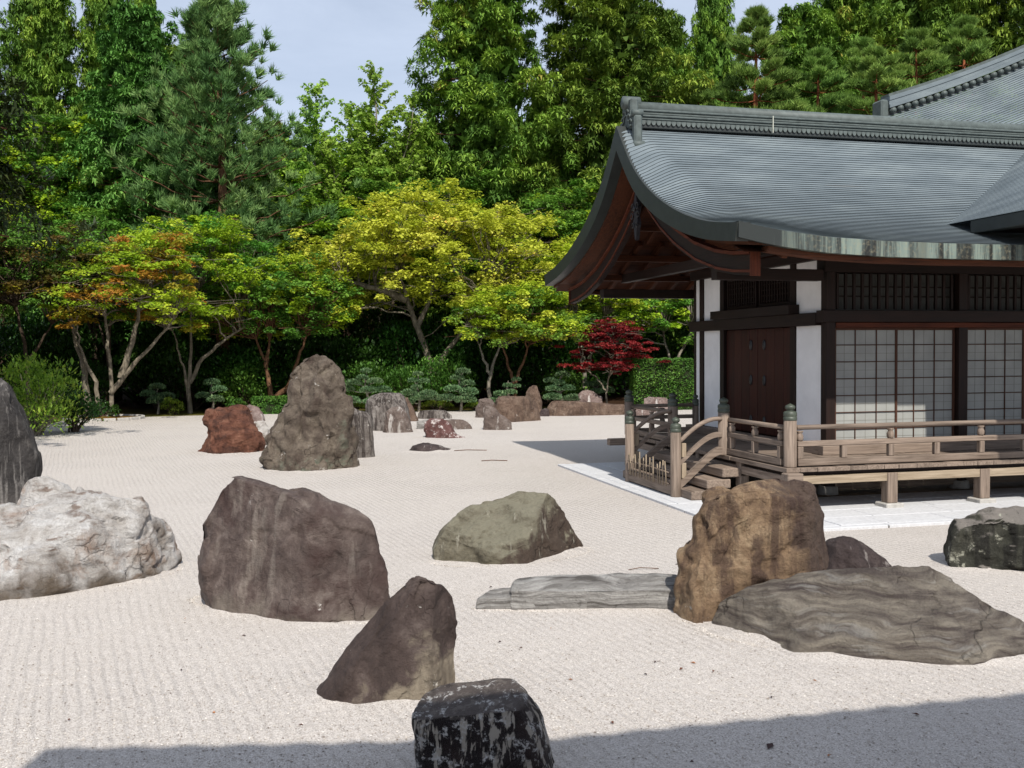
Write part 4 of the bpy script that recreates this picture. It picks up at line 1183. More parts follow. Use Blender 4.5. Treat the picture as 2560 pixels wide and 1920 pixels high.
COURT = bpy.data.objects['gravel_court']
def gravel_bank(row, cx, cy, ang, seed):
    # gravel heaped a little against the foot of a stone
    R = np.array([p[:2] for p in row]); c = R.mean(axis=0)
    n = len(R)
    rings = []
    for k, (off, z) in enumerate(((-0.06, 0.034), (0.0, 0.024), (0.05, 0.017), (0.12, 0.0125), (0.22, 0.006))):
        d = R - c; L = np.linalg.norm(d, axis=1, keepdims=True)
        w = np.array([[1 + 0.7 * noise.noise(Vector((p[0] * 3 + seed, p[1] * 3, k * 0.2)))] for p in R])
        q = c + d / L * (L + off * w)
        rings.append(np.concatenate([q, (z * (w if k < 3 else 1.0) * np.ones((n, 1)))], axis=1))
    V = np.concatenate(rings)
    F = [(r * n + j, r * n + (j + 1) % n, (r + 1) * n + (j + 1) % n, (r + 1) * n + j) for r in range(4) for j in range(n)]
    ca, sa = math.cos(ang), math.sin(ang)
    V = np.stack([cx + V[:, 0] * ca - V[:, 1] * sa, cy + V[:, 0] * sa + V[:, 1] * ca, V[:, 2]], axis=1)
    F = [f[::-1] for f in F]
    mesh_obj('gravel_bank', V, F, M_GRAVEL, (0, 0, 0), COURT, smooth=True)

def make_rock(spec, seed):
    key, cx, cy, ang, front, back, ol = spec
    if key == 'purple_slab': back = 0.42
    mat, label, prof, ex, amp, nf = RS[key]
    rs = random.Random(seed * 77 + 5)
    P = np.array([[float(a) for a in p.split(',')] for p in ol.split()])
    z0 = -0.12 if key != 'white_lump' else 0.50
    top = P[:, 1].max()
    # sort out left and right silhouettes from a densely sampled outline
    D = []
    for i in range(len(P) - 1):
        for k in range(12): D.append(P[i] + (P[i + 1] - P[i]) * k / 12)
    D.append(P[-1]); D = np.array(D)
    width = D[:, 0].max() - D[:, 0].min()
    big = width > 0.75 and cy < 12 or key in ('tall_centre', 'red_brown')
    na, nz = (176, 88) if big else (80, 38)
    it = int(np.argmax(D[:, 1]))
    def sil(z):
        L, R = D[:it + 1], D[it:]
        l = np.interp(z, np.maximum.accumulate(L[:, 1]) + np.arange(len(L)) * 1e-6, L[:, 0])
        rr = R[::-1]
        r = np.interp(z, np.maximum.accumulate(rr[:, 1]) + np.arange(len(rr)) * 1e-6, rr[:, 0])
        return l, r
    pf = np.array(prof)
    V = []
    zs = z0 + (top - z0) * (1 - (1 - np.linspace(0, 1, nz)) ** 1.35)
    yaw = rs.uniform(-0.2, 0.2)
    for z in zs:
        f = max(0, (z - max(z0, 0)) / (top - max(z0, 0)))
        l, r = sil(max(z, P[0, 1] if key == 'white_lump' else 0.0))
        if r - l < 0.03 * width:
            m_ = (l + r) / 2; l, r = m_ - 0.015 * width, m_ + 0.015 * width
        fr = front * np.interp(f, pf[:, 0], pf[:, 1]); bk = back * np.interp(f, pf[:, 0], pf[:, 2])
        mid, half = (l + r) / 2, (r - l) / 2
        for j in range(na):
            a = 2 * math.pi * j / na
            ca, sa = math.cos(a), math.sin(a)
            x = mid + half * math.copysign(abs(ca) ** (2 / ex), ca)
            y = (bk if sa > 0 else fr) * math.copysign(abs(sa) ** (2 / ex), sa)
            V.append([x, y, z])
    V = np.array(V)
    # flat facets facing the viewer and the sky
    c0 = V.mean(axis=0)
    if key in FACETS: nf = 2
    for k in range(nf):
        d = np.array([rs.uniform(-0.6, 0.6), -rs.uniform(0.35, 1.0), rs.uniform(-0.05, 0.75)])
        if k % 3 == 2: d[1] = -d[1]
        d /= np.linalg.norm(d)
        s = (V - c0) @ d
        lim = s.max() * rs.uniform(0.78, 0.93)
        over = np.maximum(0, s - lim)
        V -= over[:, None] * d[None, :] * 0.95
    for dx, dy, dz, fr_ in FACETS.get(key, []):
        d = np.array([dx, dy, dz]); d /= np.linalg.norm(d)
        s = (V - c0) @ d
        V -= np.maximum(0, s - s.max() * fr_)[:, None] * d[None, :] * 0.93
    # surface relief
    size = min(width, top - z0)
    so = Vector((seed * 3.7, seed * 1.3, seed * 5.1))
    N = np.zeros_like(V)
    G = V.reshape(nz, na, 3)
    du = np.roll(G, -1, axis=1) - np.roll(G, 1, axis=1)
    dv = np.gradient(G, axis=0)
    N = np.cross(du.reshape(-1, 3), dv.reshape(-1, 3))
    N /= np.linalg.norm(N, axis=1, keepdims=True) + 1e-9
    if key in FACETS: V[:, 1] = np.where(V[:, 1] < 0, V[:, 1] * 1.1, V[:, 1])
    disp = np.zeros(len(V))
    for i in range(len(V)):
        p = Vector(V[i]) + so
        q = p * (1.6 / max(size, 0.35))
        n1 = noise.fractal(q, 0.9, 2.1, 5)
        n2 = noise.ridged_multi_fractal(q * 1.7, 0.9, 2.2, 4, 1.0, 2.0) - 1.1
        vd = noise.voronoi(q * 1.9)[0]
        n3 = (vd[1] - vd[0])
        pid = noise.noise(Vector(noise.voronoi(q * 1.3 + Vector((n1, n1, n1)) * 0.25)[1][0]) * 7.3)
        pid2 = noise.noise(Vector(noise.voronoi(Vector((q.x * 3.4, q.y * 3.4, q.z * 2.0)) + Vector((n1, n1, n1)) * 0.4)[1][0]) * 5.1)
        d = amp * size * (0.45 * n1 - 0.30 * n2 + 0.35 * min(n3, 0.5) - 0.10 + 0.70 * pid + 0.42 * pid2)
        disp[i] = d
    g_ = disp.reshape(nz, na)
    g_ = 1.35 * (0.66 * g_ + 0.17 * (np.roll(g_, 1, axis=1) + np.roll(g_, -1, axis=1)))
    g2 = g_.copy(); g2[1:-1] = 0.66 * g_[1:-1] + 0.17 * (g_[:-2] + g_[2:])
    g2[-6:] *= np.linspace(0.8, 0.0, 6)[:, None]
    V += N * g2.reshape(-1, 1)
    faces = []
    for r in range(nz - 1):
        for j in range(na):
            k = (j + 1) % na
            faces.append((r * na + j, r * na + k, (r + 1) * na + k, (r + 1) * na + j))
    V = list(map(tuple, V))
    V.append(tuple(np.mean(V[-na:], axis=0) + np.array([0, 0, 0.004])))
    faces += [((nz - 1) * na + j, (nz - 1) * na + (j + 1) % na, len(V) - 1) for j in range(na)]
    if cy < 24 and key != 'white_lump':
        row = V[int(np.argmin(np.abs(zs - 0.02))) * na:][:na]
        gravel_bank(row, cx, cy, ang, seed)
    o = mesh_obj('boulder', V, faces, RM[mat], (cx, cy, 0), None, smooth=True)
    o.data.set_sharp_from_angle(angle=math.radians(42))
    o.rotation_euler = (0, 0, ang)
    return tag(o, label, 'boulder', 'stones set in the gravel')
for i, spec in enumerate(ROCKS): 
    if spec[0] == 'white_lump' and spec[2] > 10: continue
    make_rock(spec, i + 1)

# loose pebbles: a sprinkling over the near gravel and a scatter along the foot of the near stones
def pebbles():
    r = np.random.default_rng(5)
    n1 = 12000
    y = 4.7 + 4.3 * r.random(n1) ** 1.6
    x = (r.random(n1) - 0.5) * 1.06 * y
    P = np.stack([x, y], axis=1)
    extra = []
    for key, cx, cy, ang, front, back, ol in ROCKS:
        if cy > 12 or key == 'white_lump': continue
        w = [float(p.split(',')[0]) for p in ol.split()]
        h, m_ = (max(w) - min(w)) / 2, (max(w) + min(w)) / 2
        k = int(700 * h)
        a = r.uniform(math.pi * 0.95, math.pi * 2.05, k)
        g = 1.0 + np.abs(r.normal(0, 0.035, k))
        lx = m_ + h * g * np.cos(a); ly = front * g * np.sin(a)
        extra.append(np.stack([cx + lx * math.cos(ang) - ly * math.sin(ang), cy + lx * math.sin(ang) + ly * math.cos(ang)], axis=1))
    P = np.concatenate([P] + extra)
    n = len(P)
    s_ = r.uniform(0.0035, 0.0075, n)
    base = np.array([[1, 0, 0], [0, 1, 0], [-1, 0, 0], [0, -1, 0], [0, 0, 0.75], [0, 0, -0.75]], float)
    V = base[None] * s_[:, None, None] * r.uniform(0.7, 1.3, (n, 1, 3))
    th = r.random(n) * 6.283
    c, s2 = np.cos(th)[:, None], np.sin(th)[:, None]
    V = np.stack([V[..., 0] * c - V[..., 1] * s2, V[..., 0] * s2 + V[..., 1] * c, V[..., 2]], axis=-1)
    V[..., 0] += P[:, 0, None]; V[..., 1] += P[:, 1, None]; V[..., 2] += 0.011 + 0.25 * s_[:, None]
    T = np.array([[0, 1, 4], [1, 2, 4], [2, 3, 4], [3, 0, 4]])
    tris = (T[None] + 6 * np.arange(n)[:, None, None]).reshape(-1, 3)
    me = mesh_np('loose_pebbles', V.reshape(-1, 3), tris=tris, tint=np.repeat(r.random(n), 6))
    t = NT('pebble_stone', 0.85, 0.2)
    at = t.n.new('ShaderNodeAttribute'); at.attribute_name = 'tint'
    me.materials.append(t.done(t.ramp(at.outputs['Fac'], [(0.0, srgb(112, 102, 94)), (0.25, srgb(172, 162, 152)), (0.7, srgb(198, 190, 181)), (1.0, srgb(220, 214, 207))])))
    tag(place(bpy.data.objects.new('loose_pebbles', me)), 'loose pale pebbles strewn over the near gravel', 'gravel', kind='stuff')
pebbles()
# ------------------------------------------------------------------ vegetation
def leaf_mat(name, stops, trans=0.35, rough=0.55, hue=0.0):
    t = NT(name, rough, 0.25)
    at = t.n.new('ShaderNodeAttribute'); at.attribute_name = 'tint'
    c = t.ramp(at.outputs['Fac'], stops)
    oi = t.n.new('ShaderNodeObjectInfo')
    hs = t.n.new('ShaderNodeHueSaturation')
    t.link(t.rng(oi.outputs['Random'], 0, 1, 0.88, 1.12), hs.inputs['Value'])
    t.link(t.rng(oi.outputs['Random'], 0, 1, 0.49, 0.51), hs.inputs['Hue'])
    t.link(c, hs.inputs['Color'])
    c = hs.outputs[0]
    t.link(c, t.b.inputs['Base Color'])
    tr = t.n.new('ShaderNodeBsdfTranslucent')
    t.link(c, tr.inputs['Color'])
    mxs = t.n.new('ShaderNodeMixShader'); mxs.inputs[0].default_value = trans
    t.link(t.b.outputs[0], mxs.inputs[1]); t.link(tr.outputs[0], mxs.inputs[2])
    t.link(mxs.outputs[0], t.n['Material Output'].inputs['Surface'])
    return t.mat

LM = {
 'cedar': leaf_mat('cedar_foliage', [(0.0, srgb(65, 95, 37)), (0.45, srgb(104, 136, 50)), (0.85, srgb(147, 171, 65)), (1.0, srgb(153, 127, 65))], 0.2, 0.75),
 'sugi': leaf_mat('young_cedar_foliage', [(0.0, srgb(53, 91, 38)), (0.5, srgb(87, 134, 55)), (0.9, srgb(123, 165, 78)), (1.0, srgb(136, 104, 53))], 0.15, 0.75),
 'darkcedar': leaf_mat('shaded_cedar_foliage', [(0.0, srgb(27, 41, 16)), (0.6, srgb(47, 63, 22)), (1.0, srgb(70, 76, 29))], 0.15),  # leaf colours darkened to carry the shade on the near left cedars
 'pine': leaf_mat('pine_needles', [(0.0, srgb(58, 94, 50)), (0.5, srgb(96, 136, 74)), (1.0, srgb(146, 176, 104))], 0.2, 0.7),
 'redpine': leaf_mat('red_pine_needles', [(0.0, srgb(70, 98, 42)), (0.5, srgb(110, 140, 60)), (1.0, srgb(152, 174, 86))], 0.2, 0.7),
 'ginkgo': leaf_mat('ginkgo_leaves', [(0.0, srgb(92, 134, 44)), (0.5, srgb(138, 176, 64)), (1.0, srgb(174, 202, 92))], 0.42),
 'yellow': leaf_mat('yellow_green_leaves', [(0.0, srgb(136, 152, 38)), (0.5, srgb(188, 194, 60)), (0.92, srgb(216, 216, 92)), (1.0, srgb(214, 170, 76))], 0.42),
 'lime': leaf_mat('lime_maple_leaves', [(0.0, srgb(102, 140, 29)), (0.5, srgb(158, 189, 46)), (1.0, srgb(203, 220, 70))], 0.42),
 'green': leaf_mat('green_maple_leaves', [(0.0, srgb(56, 95, 31)), (0.5, srgb(93, 138, 47)), (1.0, srgb(136, 173, 68))], 0.35),
 'orange': leaf_mat('orange_maple_leaves', [(0.0, srgb(132, 134, 36)), (0.4, srgb(160, 130, 42)), (0.75, srgb(172, 105, 46)), (1.0, srgb(185, 139, 59))], 0.4),
 'darkmaple': leaf_mat('shaded_maple_leaves', [(0.0, srgb(50, 64, 22)), (0.5, srgb(76, 78, 28)), (1.0, srgb(106, 78, 34))], 0.35),
 'red': leaf_mat('red_maple_leaves', [(0.0, srgb(78, 18, 24)), (0.5, srgb(118, 30, 38)), (1.0, srgb(146, 50, 52))], 0.35),
 'shrub': leaf_mat('evergreen_leaves', [(0.0, srgb(27, 53, 19)), (0.6, srgb(48, 82, 28)), (1.0, srgb(80, 114, 46))], 0.2, 0.4),
 'bright': leaf_mat('bright_shrub_leaves', [(0.0, srgb(81, 114, 35)), (0.6, srgb(128, 156, 53)), (1.0, srgb(167, 176, 73))], 0.35, 0.45),
 'hedge': leaf_mat('clipped_hedge_leaves', [(0.0, srgb(45, 81, 29)), (0.6, srgb(74, 114, 40)), (1.0, srgb(110, 146, 60))], 0.2),
 'cloud': leaf_mat('clipped_pine_needles', [(0.0, srgb(58, 86, 58)), (0.5, srgb(96, 126, 86)), (1.0, srgb(138, 160, 112))], 0.12, 0.8),
}
def bark(name, lo, hi):
    t = NT(name, 0.9, 0.15)
    v = t.co()
    f = t.noise(t.mapped(v, (7, 7, 1.6)), 2.2, 6, 0.65)
    sp = t.noise(v, 5, 4)
    c = t.ramp(f, [(0.3, lo), (0.7, hi)])
    c = t.mix(t.rng(sp, 0.56, 0.66, 0, 0.5), c, tuple(min(1, x * 1.6) for x in hi[:3]) + (1,))
    return t.done(c, t.bump(f, 0.8, 0.03))
BM = {'grey': bark('grey_bark', srgb(92, 86, 76), srgb(150, 142, 128)), 'brown': bark('brown_bark', srgb(72, 50, 36), srgb(116, 86, 64)),
      'red': bark('red_pine_bark', srgb(104, 58, 38), srgb(152, 92, 64)), 'dark': bark('dark_bark', srgb(50, 42, 36), srgb(86, 72, 60)),
      'pale': bark('pale_mottled_bark', srgb(74, 68, 58), srgb(140, 130, 114))}

def unit(a): return a / (np.linalg.norm(a, axis=1, keepdims=True) + 1e-9)

class Leaves:
    def __init__(s, seed):
        s.r = np.random.default_rng(seed); s.V = []; s.T = []; s.V3 = []; s.T3 = []
    def pads(s, C, R, n, size, aspect=0.75, up=0.5, outw=0.5, shell=0.45, align=0.0, tint=None, low=-0.6, tvar=0.45, droop=0.25, tri=False):
        """leaf-sized faces through flattened or round clumps"""
        C = np.asarray(C, float); R = np.asarray(R, float)
        if R.ndim == 1: R = np.repeat(R[:, None], 3, axis=1)
        k = len(C)
        idx = np.repeat(np.arange(k), n)
        m = len(idx); r = s.r
        d = unit(r.normal(size=(m, 3)))
        d[:, 2] = np.where(d[:, 2] < low, -d[:, 2], d[:, 2])
        rad = shell + (1 - shell) * np.sqrt(r.random(m))
        pos = C[idx] + d * rad[:, None] * R[idx]
        rn = unit(r.normal(size=(m, 3)))
        nrm = unit(outw * d + np.array([0, 0, up]) + 0.55 * rn)
        if align > 0:
            t1 = unit(d * align + np.array([0, 0, droop]) + 0.45 * rn)
            t2 = unit(np.cross(nrm, t1))
        else:
            t1 = unit(np.cross(nrm, unit(r.normal(size=(m, 3))))); t2 = np.cross(nrm, t1)
        sz = size * np.exp(r.normal(-0.06, 0.36, m))[:, None] * 0.5
        if tri:
            q = np.stack([pos - t1 * sz - t2 * sz * aspect, pos + t1 * sz * 1.1, pos - t1 * sz + t2 * sz * aspect], axis=1)
        else:
            q = np.stack([pos - t1 * sz, pos - t2 * sz * aspect, pos + t1 * sz, pos + t2 * sz * aspect], axis=1)
        pt = r.random(k) if tint is None else np.asarray(tint)
        tv = np.clip(pt[idx] * (1 - tvar) + r.random(m) * tvar, 0, 1)
        if tri: s.V3.append(q.reshape(-1, 3)); s.T3.append(np.repeat(tv, 3))
        else: s.V.append(q.reshape(-1, 3)); s.T.append(np.repeat(tv, 4))
    def tufts(s, C, D, n, length, width, spread=0.8, tint=None):
        """needle brushes: long thin faces fanning out around direction D"""
        C = np.asarray(C, float); D = unit(np.asarray(D, float)); k = len(C)
        idx = np.repeat(np.arange(k), n); m = len(idx); r = s.r
        d = unit(D[idx] + spread * unit(r.normal(size=(m, 3))))
        side = unit(np.cross(d, unit(r.normal(size=(m, 3)))))
        L = length * r.uniform(0.7, 1.2, m)[:, None]
        p = C[idx] + r.normal(size=(m, 3)) * length * 0.12
        w = width * 0.5
        q = np.stack([p - side * w, p + d * L, p + side * w], axis=1)
        pt = r.random(k) if tint is None else np.asarray(tint)
        tv = np.clip(pt[idx] * 0.6 + r.random(m) * 0.4, 0, 1)
        s.V3.append(q.reshape(-1, 3)); s.T3.append(np.repeat(tv, 3))
    def obj(s, name, mat, parent):
        nv4 = sum(len(v) for v in s.V); nv3 = sum(len(v) for v in s.V3)
        V = np.concatenate(s.V + s.V3); T = np.concatenate(s.T + s.T3)
        me = mesh_np(name, V, quads=np.arange(nv4).reshape(-1, 4) if nv4 else None, tris=(nv4 + np.arange(nv3)).reshape(-1, 3) if nv3 else None, tint=T)
        me.materials.append(mat)
        return place(bpy.data.objects.new(name, me), (0, 0, 0), parent)

class Wood:
    def __init__(s): s.V = []; s.Q = []; s.n = 0
    def add(s, P, R, sides=6):
        V, q = tube_arrays(P, R, sides)
        s.V.append(V); s.Q.append(q + s.n); s.n += len(V)
    def limb(s, a, b, r0, r1, sag=0.0, wob=0.06, rnd=random, seg=6, sides=5):
        a, b = np.array(a, float), np.array(b, float)
        L = np.linalg.norm(b - a)
        P = []
        for i in range(seg + 1):
            f = i / seg
            p = a + (b - a) * f
            p[2] += sag * L * math.sin(math.pi * f)
            if 0 < i < seg: p += np.array([rnd.uniform(-1, 1), rnd.uniform(-1, 1), rnd.uniform(-0.6, 0.6)]) * wob * L * 0.5
            P.append(p)
        s.add(P, np.linspace(r0, r1, seg + 1), sides)
        return P
    def obj(s, name, mat, parent):
        me = mesh_np(name, np.concatenate(s.V), quads=np.concatenate(s.Q), smooth=True)
        me.materials.append(mat)
        o = place(bpy.data.objects.new(name, me), (0, 0, 0), parent)
        return tag(o, kind='stuff') if name in ('limbs', 'stems') else o

def dup(root, name, loc, rz, sc, label, cat, group):
    r = root.copy(); r.name = name; COL.objects.link(r)
    r.location = loc; r.rotation_euler = (0, 0, rz); r.scale = sc
    for ch in root.children:
        c = ch.copy(); COL.objects.link(c); c.parent = r
    for k in ('label', 'category', 'group'):
        if k in r: del r[k]
    return tag(r, label, cat, group)

def new_tree(name, loc, label, cat='tree', group=None, rz=0.0, sc=(1, 1, 1)):
    o = empty(name, loc, rz); o.scale = sc
    return tag(o, label, cat, group)

# --- cedar with rounded puffs of foliage
def cedar(loc, H, z0, R, label, mat, seed, group, name='cedar_tree', puffs=150, pr=0.62, leaf=0.17, per=44, sub=6, power=0.75, bk='brown', low_r=0.8):
    t = new_tree(name, loc, label, group=group)
    rnd = random.Random(seed); lv = Leaves(seed); wd = Wood(); tr = Wood()
    tr.add([(0, 0, -0.3), (0.05, 0, H * 0.3), (0, 0.05, H * 0.65), (0, 0, H * 0.97)], [H * 0.017 + 0.08, H * 0.014 + 0.05, H * 0.008, 0.03], 9)
    C, RR, T = [], [], []
    for i in range(puffs):
        f = (i + rnd.random()) / puffs
        z = z0 + (H - z0) * f
        env = R * ((1 - f) ** power) * (low_r + (1 - low_r) * min(1, f * 4)) + 0.12
        a = i * 2.399 + rnd.uniform(-0.4, 0.4)
        rr = env * rnd.choice((0.35, 0.62, 0.82, 0.95, 1.0, 1.06))
        p = np.array([rr * math.cos(a), rr * math.sin(a), z - 0.10 * rr])
        wd.limb((0, 0, z + 0.15 * rr), p, 0.05, 0.02, -0.05, 0.05, rnd, 4, 4)
        size = pr * rnd.uniform(0.55, 1.4) * (0.55 + 0.45 * (1 - f))
        tint = rnd.random() * 0.85
        for k in range(sub):
            q = p + np.array([rnd.gauss(0, 1), rnd.gauss(0, 1), rnd.uniform(-0.5, 0.9)]) * size * 0.62 + np.array([math.cos(a), math.sin(a), 0]) * size * 0.25
            C.append(q); RR.append([size * 0.56, size * 0.56, size * 0.48]); T.append(min(1, max(0, tint + rnd.uniform(-0.2, 0.2))))
    lv.pads(C, RR, per, leaf, 0.36, 0.55, 1.0, 0.66, 0.6, T, tvar=0.3, droop=-0.3, tri=True)
    C2, R2 = [], []
    for i in range(int(puffs * 0.6)):
        f = rnd.random() * 0.93; z = z0 + (H - z0) * f
        env = R * ((1 - f) ** power); a = rnd.uniform(0, 6.283); rr = env * rnd.uniform(0.1, 0.62)
        C2.append((rr * math.cos(a), rr * math.sin(a), z)); R2.append([pr * 1.1, pr * 1.1, pr * 0.8])
    lv.pads(C2, R2, 50, leaf * 1.9, 0.6, 0.3, 0.4, 0.2, 0.3, [0.15] * len(C2), tvar=0.3, tri=True)  # inner fill tinted dark, painting shade into the gaps between puffs
    tr.obj('trunk', BM[bk], t); wd.obj('limbs', BM[bk], t); lv.obj('crown', LM[mat], t)
    return t

# --- pine with whorls of needle brushes
def pine(loc, H, z0, R, label, mat, seed, group, name='pine_tree', whorls=15, per_w=6, tuft=0.42, bk='brown', flat=0.0, upturn=0.5, n=52, ntuft=9, widest=0.25):
    t = new_tree(name, loc, label, group=group)
    rnd = random.Random(seed); lv = Leaves(seed); wd = Wood(); tr = Wood()
    bend = [(0, 0, -0.3), (rnd.uniform(-0.15, 0.15), 0, H * 0.3), (rnd.uniform(-0.2, 0.2), rnd.uniform(-0.2, 0.2), H * 0.62), (0, 0, H * 0.99)]
    tr.add(bend, [H * 0.016 + 0.05, H * 0.013 + 0.03, H * 0.008 + 0.02, 0.025], 9)
    C, D, T = [], [], []
    for w in range(whorls):
        f = (w + rnd.uniform(0.1, 0.9)) / whorls
        z = z0 + (H - z0) * f
        env = R * (min(1, 0.55 + f / widest * 0.45) if f < widest else ((1 - f) / (1 - widest)) ** 0.8) + 0.15
        for b in range(per_w):
            a = w * 1.1 + b * 2 * math.pi / per_w + rnd.uniform(-0.4, 0.4)
            L = env * rnd.uniform(0.65, 1.1)
            rise = (upturn * f + 0.02 - 0.08 * (1 - f)) * L
            e = np.array([L * math.cos(a), L * math.sin(a), z + rise])
            P = wd.limb((0, 0, z), e, 0.055 * (1 - f * 0.6), 0.015, -0.06, 0.06, rnd, 6, 4)
            tint = rnd.random()
            for k in range(ntuft):
                g = 0.35 + 0.68 * (k + 1) / ntuft
                base = np.array(P[0]) + (np.array(P[-1]) - np.array(P[0])) * g
                sp = 0.30 * L * (0.5 + 0.5 * g) * (1.0 - 0.3 * f)
                off = np.array([rnd.gauss(0, 1) * sp * 0.55, rnd.gauss(0, 1) * sp * 0.55, (rnd.uniform(-0.08, 0.22)) * (1 - flat) * 1.4 + rnd.uniform(0, 0.1)])
                C.append(base + off)
                D.append([math.cos(a) * (0.5 - flat * 0.2), math.sin(a) * (0.5 - flat * 0.2), 0.75 + 0.3 * f]); T.append(min(1, max(0, tint + rnd.uniform(-0.3, 0.3))))
    for k in range(8):
        C.append([rnd.gauss(0, 0.12), rnd.gauss(0, 0.12), H * rnd.uniform(0.95, 1.0)]); D.append([0, 0, 1]); T.append(0.7)
    lv.tufts(C, D, n, tuft, tuft * 0.13, 0.85, T)
    tr.obj('trunk', BM[bk], t); wd.obj('limbs', BM[bk], t); lv.obj('crown', LM[mat], t)
    return t

# --- broadleaf tree: given stems and an umbrella of layered leaf pads
def broadleaf(loc, label, mats, seed, group, stems, crown, npads, pad_r, leaf, per, bk='grey', name='maple_tree', flat=0.42, sprays=0.0, cat='tree', r0=0.12, dome=0.9, bare=0, fill=0.55, aspect=0.8):
    """crown = (cx, cy, cz, rx, ry, rz): pads spread through the upper half of that ellipsoid and in its shell"""
    t = new_tree(name, loc, label, cat, group)
    rnd = random.Random(seed); wd = Wood(); tr = Wood()
    cx, cy, cz, rx, ry, rz = crown
    tips = []
    for st in stems:
        P = np.array(st, float)
        n = len(P)
        tt_ = np.linspace(0, 1, n); ts = np.linspace(0, 1, n * 4)
        S = np.stack([np.interp(ts, tt_, P[:, k]) for k in range(3)], axis=1)
        for _ in range(2): S[1:-1] = 0.25 * S[:-2] + 0.5 * S[1:-1] + 0.25 * S[2:]
        S[1:-1] += np.array([[rnd.gauss(0, 0.02) for _ in range(3)] for _ in range(len(S) - 2)])
        rr = r0 * (0.55 + 0.45 * rnd.random()) if len(tips) else r0
        tr.add(S, np.linspace(rr, rr * 0.32, len(S)), 8)
        tips.append(S)
    groups = [dict(C=[], R=[], T=[]) for _ in mats]
    for i in range(npads):
        for _ in range(30):
            d = np.array([rnd.gauss(0, 1), rnd.gauss(0, 1), rnd.gauss(0.25, 1)])
            d /= np.linalg.norm(d)
            if d[2] > -0.45: break
        f = fill + (1 - fill) * rnd.random() ** 0.6
        p = np.array([cx + d[0] * rx * f, cy + d[1] * ry * f, cz + d[2] * rz * f])
        r = pad_r * rnd.uniform(0.65, 1.3)
        # connect to the nearest stem point below
        best, bd = None, 1e9
        for S in tips:
            dd = np.linalg.norm((S - p) * np.array([1, 1, 0.7]), axis=1) + 2.0 * np.maximum(0, S[:, 2] - p[2] + 0.2)
            j = int(dd[len(S) // 3:].argmin()) + len(S) // 3
            if dd[j] < bd: bd, best = dd[j], S[j]
        wd.limb(best, p, 0.03 + 0.012 * rnd.random(), 0.008, 0.06, 0.12, rnd, 5, 4)
        g = groups[min(len(mats) - 1, int(rnd.random() ** 1.0 * len(mats)))] if len(mats) > 1 else groups[0]
        tint = rnd.random()
        for k in range(3):
            q = p + np.array([rnd.gauss(0, 1), rnd.gauss(0, 1), rnd.gauss(0, 0.4)]) * r * 0.62
            g['C'].append(q); k2 = rnd.uniform(0.55, 1.0); g['R'].append([r * 0.72 * k2, r * 0.72 * k2, r * flat * k2]); g['T'].append(min(1, max(0, tint + rnd.uniform(-0.2, 0.2))))
        for k in range(3):
            e = p + np.array([rnd.gauss(0, 1), rnd.gauss(0, 1), rnd.gauss(0, 0.3)]) * r * 0.7
            wd.limb(p, e, 0.010, 0.004, 0, 0.1, rnd, 3, 3)
    for k in range(bare):
        S = tips[k % len(tips)]; b = S[rnd.randrange(len(S) // 2, len(S))]
        e = b + np.array([rnd.gauss(0, 1) * rx * 0.4, rnd.uniform(-1, 0.2) * ry * 0.3, rnd.uniform(-0.2, 0.5) * rz])
        P = wd.limb(b, e, 0.022, 0.006, 0.0, 0.16, rnd, 6, 4)
        for q in range(4): wd.limb(P[2 + q % 4], P[2 + q % 4] + np.array([rnd.gauss(0, 0.4), rnd.gauss(0, 0.3), rnd.gauss(0.1, 0.3)]), 0.009, 0.003, 0, 0.15, rnd, 4, 3)
    tr.obj('trunk', BM[bk], t); wd.obj('limbs', BM[bk], t)
    for mname, g in zip(mats, groups):
        if not g['C']: continue
        lv = Leaves(seed + len(mname))
        lv.pads(g['C'], g['R'], int(per * 1.0), leaf * 0.95, aspect, 0.8, 0.3, 0.15, 0.0, g['T'], tvar=0.28)
        lv.obj('crown', LM[mname], t)
    return t

# --- evergreen shrub
def shrub(loc, rx, ry, h, label, mat, seed, group, leaf=0.10, blobs=26, per=110, name='evergreen_shrub', bk='dark', aspect=0.55):
    t = new_tree(name, loc, label, 'shrub', group)
    rnd = random.Random(seed); lv = Leaves(seed); wd = Wood()
    C, R, T = [], [], []
    for i in range(blobs):
        a = rnd.uniform(0, 6.283); f = math.sqrt(rnd.random()) * 0.85
        zmax = h * math.sqrt(max(0.05, 1 - f * f * 0.9))
        p = np.array([rx * f * math.cos(a), ry * f * math.sin(a), zmax * rnd.uniform(0.25, 0.88)])
        s_ = 0.28 * h * rnd.uniform(0.7, 1.2)
        C.append(p); R.append([s_ * 1.1, s_ * 1.1, s_ * 0.8]); T.append(rnd.random())
        wd.limb((rnd.gauss(0, 0.06), rnd.gauss(0, 0.06), 0), p, 0.03, 0.008, 0.05, 0.1, rnd, 4, 4)
    lv.pads(C, R, per, leaf, aspect, 0.5, 0.6, 0.5, 0.5, T)
    wd.obj('stems', BM[bk], t); lv.obj('foliage', LM[mat], t)
    return t

